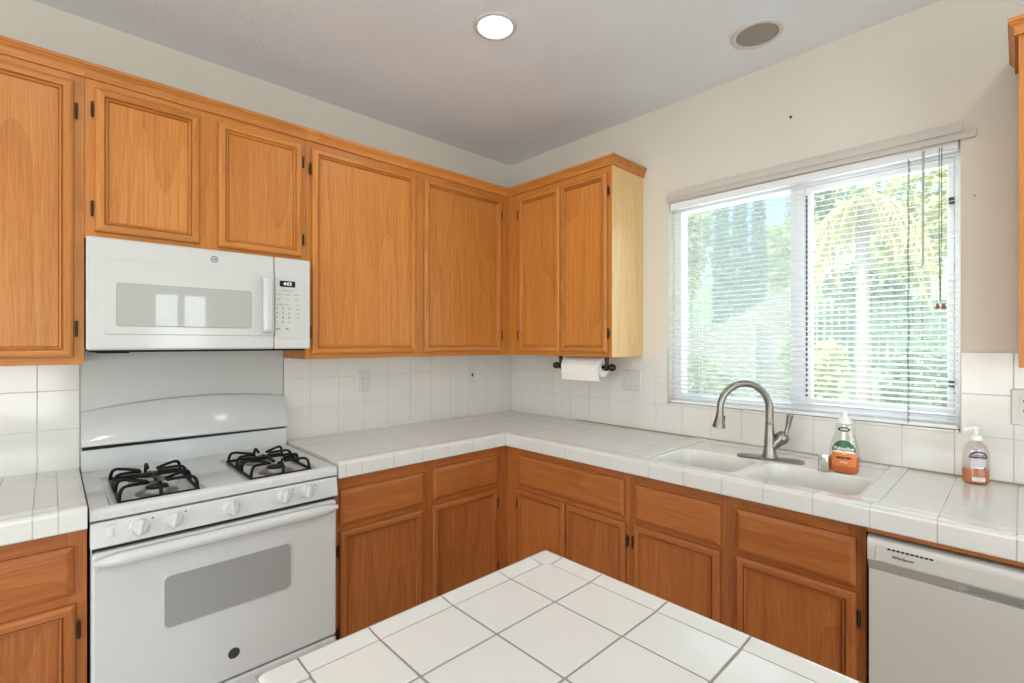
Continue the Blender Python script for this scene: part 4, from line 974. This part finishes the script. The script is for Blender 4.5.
# ---------------------------------------------------------------- blinds
bl = thing('window_blind', 'white horizontal slat blind lowered over the kitchen window, slats open', 'blind', (0.02, -1.828, WZ0))
BX0, BY0, BY1 = 0.018, WY0+.006, WY1-.006
MB().box((BX0-.014, BY0, WZ1-.034), (BX0+.022, BY1, WZ1-.002), 0.002).build('headrail', BLIND, bl)
zs0, zs1, pitch = 1.112, WZ1-.045, 0.0228
sl = MB(); n_s = int((zs1-zs0)/pitch)
for i in range(n_s+1):
    z = zs0+i*pitch; t = 0.0005; tilt = 0.23; wd = 0.0125
    bend = [0, 0, 0, 0]
    if i == 10: bend = [0.004, 0.0, 0.003, -0.004]
    if i == 7: bend = [0, 0.0, 0.002, -0.007]
    rings = []
    for q, y in enumerate((BY0+.002, (BY0+BY1)/2+0.2, -2.22, BY1-.002)[:1] + ()): pass
    stations = [(BY1-.002, 0), (-1.6, 0), (-1.95, 0), (-2.20, bend[1]), (-2.27, bend[2]), (BY0+.002, bend[3])]
    for y, dz in stations:
        up_, lo_ = [], []
        for j in range(5):
            s = -1+j*0.5; x = BX0+wd*s; zz = z+dz+tilt*wd*s+0.0016*(1-s*s)
            up_.append((x, y, zz+t)); lo_.append((x, y, zz-t))
        rings.append(up_+lo_[::-1])
    sl.loft(rings)
sl.build('slats', SLAT, bl, smooth=50)
MB().box((BX0-.013, BY0+.002, 1.083), (BX0+.013, BY1-.002, 1.098), 0.003).build('bottom_rail', BLIND, bl)
for y in (-1.418, -1.86, -2.257):
    m = MB()
    for x in (BX0-.0138, BX0+.0138): m.tube([(x, y+0.0015*math.sin(k_*1.3)*(1 if y < -2 and k_ > 3 else 0.2), 1.09+(WZ1-.034-1.09)*k_/24) for k_ in range(25)], 0.0012, 6)
    m.build('ladder_cord', CORDM if y < -2 else BLIND, bl)
m = MB(); m.tube([(-0.010, -2.303, 1.70), (-0.006, -2.303, 2.0), (-0.002, -2.303, WZ1-.02)], 0.0042, 8); m.build('tilt_wand', clear('wand_plastic', (0.72, 0.73, 0.71), 0.2, 0.6), bl)
m = MB()
for y in (-2.349, -2.356): m.tube([(-0.008, y-0.006*(0.5 if y > -2.352 else -.5), 1.552), (-0.004, y, 1.85), (0.0, y, WZ1-.02)], 0.0013, 6)
m.build('pull_cord', CORDM, bl)
for y in (-2.345, -2.362):
    m = MB(); m.lathe((-0.008, y, 1.530), [(0.0065, 0), (0.0075, 0.004), (0.005, 0.016), (0.0025, 0.022)], 14); m.build('cord_tassel', TASM, bl)
# two loose valance strips that have slid out of line over the headrail
def strip_v(name, y0, z0, y1, z1, h, x, lab):
    d_ = Vector((0, y1-y0, z1-z0)).normalized(); n_ = Vector((0, -d_.z, d_.y)); n_ = n_ if n_.z > 0 else -n_
    a, b = Vector((x, y0, z0)), Vector((x, y1, z1)); m = MB()
    def ring(p): return [p+n_*s+Vector((-0.003*(1-(2*s/h-1)**2)-k_, 0, 0)) for k_, ss in ((0, (0, h/2, h)), (0.0022, (h, h/2, 0))) for s in ss]
    m.loft([ring(a), ring(a+(b-a)*0.5), ring(b)]); single(m, name, VALA, lab, 'valance', (x, (y0+y1)/2, (z0+z1)/2), 'loose valance strips')
strip_v('valance_strip', -1.242, 2.163, -2.450, 2.148, 0.031, -0.0080, 'lower pale valance strip across the blind top, sticking out past right')
strip_v('valance_strip', -1.256, 2.177, -2.415, 2.175, 0.036, -0.0140, 'upper pale valance strip tilting up to the right above the blind')

# ---------------------------------------------------------------- garden outside
random.seed(23)
def leafmat(name, a, b, rough=0.7):
    m, n, p = newmat(name); oi = n.nodes.new('ShaderNodeTexCoord'); t = noise(n, oi.outputs['Object'], 2.2, 3, 0.6)
    n.links.new(ramp(n, t.outputs[0], [(0.35, a), (0.68, b)]), p.inputs['Base Color']); p.inputs['Roughness'].default_value = rough; p.inputs['Specular IOR Level'].default_value = 0.2
    return m
LF1 = leafmat('leaf_grey_green', (0.15, 0.24, 0.16), (0.36, 0.46, 0.32)); LF2 = leafmat('leaf_cypress', (0.05, 0.11, 0.09), (0.15, 0.25, 0.19))
LF3 = leafmat('leaf_yellow_green', (0.42, 0.46, 0.16), (0.70, 0.68, 0.36)); PALM = leafmat('palm_frond', (0.50, 0.48, 0.20), (0.80, 0.70, 0.40))
BARK = flat('bark_pale', (0.45, 0.40, 0.34), 0.9); LAWN = leafmat('lawn', (0.30, 0.38, 0.20), (0.46, 0.54, 0.30)); PAVE = flat('pale_concrete', (0.50, 0.48, 0.45), 0.9)
STUC = plaster('garden_stucco', (0.44, 0.38, 0.32), 30, 0.3); FEN = flat('fence_green', (0.16, 0.24, 0.19), 0.8); AGV = leafmat('agave_leaf', (0.22, 0.30, 0.24), (0.40, 0.48, 0.38))
GZ = -0.15
struct(MB().box((0.17, -12, GZ-.1), (4.7, 8, GZ)), 'ground_patio', PAVE, 0)
struct(MB().box((4.7, -14, GZ-.12), (40, 22, GZ-.02)), 'ground_lawn', LAWN, 0)
hill = MB()
hs_ = [[(x, y, max(GZ-.1, (x-9.0)*0.20+0.5*math.sin(y*0.35+x*0.2)) if x > 9 else GZ-.1) for y in range(-14, 23, 2)] for x in (8.5, 10, 12, 15, 20, 30, 40)]
V_ = [[hill.bm.verts.new(p) for p in r_] for r_ in hs_]
for a, b in zip(V_, V_[1:]):
    for q in range(len(a)-1): hill.bm.faces.new((a[q], a[q+1], b[q+1], b[q]))
struct(hill, 'ground_slope', LAWN, 60)
def leaves(mb, n, fn, size, flat_=0.35):
    for _ in range(n):
        p, od = fn(); d1 = Vector((random.gauss(0, 1), random.gauss(0, 1), random.gauss(0, 1))).normalized(); d1 = (d1+od*0.6).normalized()
        d2 = d1.cross(Vector((random.gauss(0, 1), random.gauss(0, 1), random.gauss(0, 1)))).normalized(); s = size*random.uniform(0.6, 1.3)
        mb.face([p-d2*s*flat_, p+d1*s*0.5-d2*s*flat_*0.2, p+d1*s, p+d2*s*flat_])
def ell(c_, rx, ry, rz, shell=0.55):
    def fn():
        v_ = Vector((random.gauss(0, 1), random.gauss(0, 1), random.gauss(0, 1))).normalized(); k_ = random.uniform(shell, 1.0)
        return Vector((c_[0]+v_.x*rx*k_, c_[1]+v_.y*ry*k_, c_[2]+v_.z*rz*k_)), v_
    return fn
def blobs(c_, rx, ry, rz, k_):
    cs = [(c_[0]+random.uniform(-.6, .6)*rx, c_[1]+random.uniform(-.6, .6)*ry, c_[2]+random.uniform(-.6, .6)*rz) for _ in range(k_)]
    fs = [ell(q, rx*.5, ry*.5, rz*.5, 0.35) for q in cs]
    return lambda: random.choice(fs)()
def tree(x, y, z0, zc, rx, ry, rz, mat, label, n=1500, size=0.22, trunk=0.10, grp='garden trees', name='garden_tree'):
    o = thing(name, label, 'tree', (x, y, z0), grp)
    t = MB(); t.tube([(x, y, z0-.05), (x+.05, y-.04, z0+(zc-z0)*.5), (x, y, zc)], [trunk, trunk*.8, trunk*.5], 10); t.build('trunk', BARK, o)
    c_ = MB(); leaves(c_, n, blobs((x, y, zc), rx, ry, rz, 14), size); c_.build('crown', mat, o, smooth=0, recalc=False); return o
def cypress(x, y, z0, h, r, label):
    o = thing('cypress_tree', label, 'tree', (x, y, z0), 'cypress trees')
    MB().tube([(x, y, z0-.05), (x, y, z0+h*.8)], [0.09, 0.03], 10).build('trunk', BARK, o)
    c_ = MB()
    def fn():
        t = random.random()**0.8; a = random.uniform(0, 2*PI); rr_ = r*math.sin(min(1, (t+.06)*2.4)*PI/2)*(1-max(0, t-.55)/.5*0.8)*random.uniform(.55, 1)
        return Vector((x+rr_*math.cos(a), y+rr_*math.sin(a), z0+.1+t*h)), Vector((math.cos(a)*.4, math.sin(a)*.4, 1))
    leaves(c_, 1900, fn, 0.16, 0.3); c_.build('foliage', LF2, o, smooth=0, recalc=False)
for t_, (px, lab) in enumerate(((722, 'leftmost of three dark cypress columns beyond the garden wall'), (740, 'middle of three dark cypress columns beyond the garden wall'), (758, 'rightmost of three dark cypress columns beyond the garden wall'))):
    th = math.radians(46.4364); k_ = (px-512)/484.03; dv = Vector((math.cos(th)+math.sin(th)*k_, math.sin(th)-math.cos(th)*k_, 0)); p = Vector((-2.419, -2.5609, 0))+dv*(12.1+0.7*t_)
    cypress(p.x, p.y, 0.6, 4.9+0.25*t_, 0.21, lab)
def at(px, dist, z=0):
    th = math.radians(46.4364); k_ = (px-512)/484.03; dv = Vector((math.cos(th)+math.sin(th)*k_, math.sin(th)-math.cos(th)*k_, 0))
    p = Vector((-2.419, -2.5609, 0))+dv*dist; return p.x, p.y
# stucco garden wall with a sloping top, a post set in it
x0, y0 = at(684, 9.6); x1, y1 = at(796, 8.6)
gw = thing('garden_wall', 'pale stucco garden wall whose top slopes up to the right', 'wall', ((x0+x1)/2, (y0+y1)/2, GZ), None)
dv = (Vector((x1-x0, y1-y0, 0))).normalized(); nv = Vector((-dv.y, dv.x, 0))*0.18
def wp(t, z): return Vector((x0+(x1-x0)*t, y0+(y1-y0)*t, z))
m = MB(); m.prism([wp(0, GZ), wp(1, GZ), wp(1, 2.52), wp(0.72, 2.15), wp(0.35, 1.76), wp(0, 1.65)], nv); m.build('wall_panel', STUC, gw, smooth=20)
m = MB(); ax_, ay_ = at(754, 8.85); m.box((ax_-.06, ay_-.06, GZ), (ax_+.06, ay_+.06, 1.75), 0.01); m.build('post', BARK, gw)
x, y = at(688, 15.0); tree(x, y, 0.8, 4.3, 0.8, 0.8, 1.7, LF3, 'loose yellow-green tree at the left end of the window view', 1500, 0.2)
x, y = at(787, 18.0); tree(x, y, 0.9, 4.3, 1.1, 1.1, 1.8, LF3, 'yellow-green tree right of the cypress columns', 1900, 0.26)
x, y = at(832, 23.5); tree(x, y, 2.2, 8.2, 2.0, 2.0, 2.1, LF1, 'tall grey-green tree behind the yellow palm', 2400, 0.3)
x, y = at(925, 13); tree(x, y, 0.6, 5.0, 2.3, 2.3, 2.0, LF3, 'large yellow-green tree at the right of the window view', 2600, 0.27)
x, y = at(876, 18.2); tree(x, y, 1.4, 3.3, 1.6, 1.6, 1.5, LF1, 'broad grey-green tree low behind the palm trunk', 2200, 0.3)
# palm with yellowed drooping fronds
x, y = at(863, 9.3)
pa = thing('palm_tree', 'pale-trunked palm with drooping yellow fronds in the garden', 'palm', (x, y, GZ))
t_ = MB(); t_.tube([(x, y, GZ), (x+.03, y, 1.2), (x, y+.02, 3.3), (x, y, 4.05)], [0.16, 0.12, 0.105, 0.12], 14); t_.build('trunk', flat('palm_trunk_pale', (0.42, 0.38, 0.35), 0.9), pa)
for i in range(30):
    a = 2*PI*i/30*2.4+random.uniform(-.2, .2); el = random.uniform(-0.3, 1.0); L = random.uniform(1.3, 1.9); m = MB()
    o_ = Vector((x, y, 4.05)); h_ = Vector((math.cos(a), math.sin(a), 0)); spine = [o_+h_*(L*0.62*t)+Vector((0, 0, L*(el*0.55*t-1.05*t*t))) for t in [k_/9 for k_ in range(10)]]
    m.tube(spine, [0.02-.0016*k_ for k_ in range(10)], 5); sd_ = h_.cross(Vector((0, 0, 1)))
    for k_ in range(1, 10):
        for q in range(6):
            p = spine[k_-1].lerp(spine[k_], q/6)
            for s in (-1, 1):
                tip = p+sd_*s*random.uniform(.16, .30)*math.sin(PI*(0.25+0.07*k_))+Vector((0, 0, -random.uniform(.2, .42)))+h_*random.uniform(-.02, .14); m.face([p-h_*0.008, p+h_*0.012, (p+tip)*0.5+h_*0.016, tip])
    m.build('frond', PALM, pa, smooth=0, recalc=False)
# fence of upright slats
x0, y0 = at(806, 11.5); x1, y1 = at(972, 10.0)
fo_ = thing('garden_fence', 'dark green upright slat fence behind the palm trunk', 'fence', ((x0+x1)/2, (y0+y1)/2, GZ))
dv = Vector((x1-x0, y1-y0, 0)); LN = dv.length; dn_ = dv.normalized(); an_ = math.atan2(dn_.y, dn_.x)
m = MB(); ns = int(LN/0.14)
for i in range(ns): m.box((-0.05, -0.01, 0), (0.05, 0.01, 1.9), 0, 1, None, Matrix.Translation((x0+dv.x*i/ns, y0+dv.y*i/ns, 0.45)) @ Matrix.Rotation(an_, 4, 'Z'))
m.build('slats', FEN, fo_)
m = MB()
for z in (0.75, 2.0): m.box((0, 0.012, z), (LN, 0.05, z+.08), 0, 1, None, Matrix.Translation((x0, y0, 0)) @ Matrix.Rotation(an_, 4, 'Z'))
m.build('rails', FEN, fo_)
for i in range(5): MB().box((-0.05, 0.051, GZ), (0.05, 0.14, 2.3), 0.005, 2, None, Matrix.Translation((x0+dv.x*i/4, y0+dv.y*i/4, 0)) @ Matrix.Rotation(an_, 4, 'Z')).build('fence_post', FEN, fo_)
def bush(px, dist, zc, rx, rz, mat, label, n=900, size=0.12):
    x, y = at(px, dist); o = thing('garden_bush', label, 'bush', (x, y, GZ), 'garden bushes')
    MB().tube([(x, y, GZ-.05), (x, y, zc)], [0.04, 0.02], 8).build('stem', BARK, o)
    c_ = MB(); leaves(c_, n, blobs((x, y, zc), rx, rx, rz, 8), size); c_.build('foliage', mat, o, smooth=0, recalc=False)
bush(812, 7.3, 0.80, 0.52, 0.72, LF3, 'yellow-green bush left of the palm trunk', 1100)
bush(907, 8.6, 0.9, 0.62, 0.75, LF1, 'grey-green bush right of the palm trunk', 1300)
bush(965, 7.0, 0.7, 0.5, 0.7, LF1, 'grey-green bush at the right edge of the window', 1000)
bush(706, 6.4, 0.80, 0.42, 0.5, LF3, 'pale yellow-green bush in front of the stucco wall', 1000)
bush(752, 5.5, 0.10, 0.36, 0.25, LF1, 'low green bush at the patio edge, left window half', 700, 0.09)
bush(832, 5.4, 0.05, 0.30, 0.22, LF1, 'low green bush at the patio edge, right window half', 700, 0.09)
x, y = at(938, 5.0)
ag_ = thing('agave_plant', 'spiky agave plant low at the right of the window view', 'plant', (x, y, GZ))
for i in range(30):
    a = 2*PI*i*0.382; el = 0.25+1.1*((i % 10)/10); L = 0.75; d_ = Vector((math.cos(a)*math.cos(el), math.sin(a)*math.cos(el), math.sin(el))); s_ = d_.cross(Vector((0, 0, 1))).normalized(); up_ = s_.cross(d_).normalized()
    b0 = Vector((x, y, GZ+.05)); m = MB(); m.loft([[b0+d_*L*t+s_*w_, b0+d_*L*t+up_*w_*0.4*-1, b0+d_*L*t-s_*w_, b0+d_*L*t+up_*w_*0.1] for t, w_ in ((0.02, .028), (.3, .036), (.7, .022), (1, .003))]); m.build('leaf', AGV, ag_)
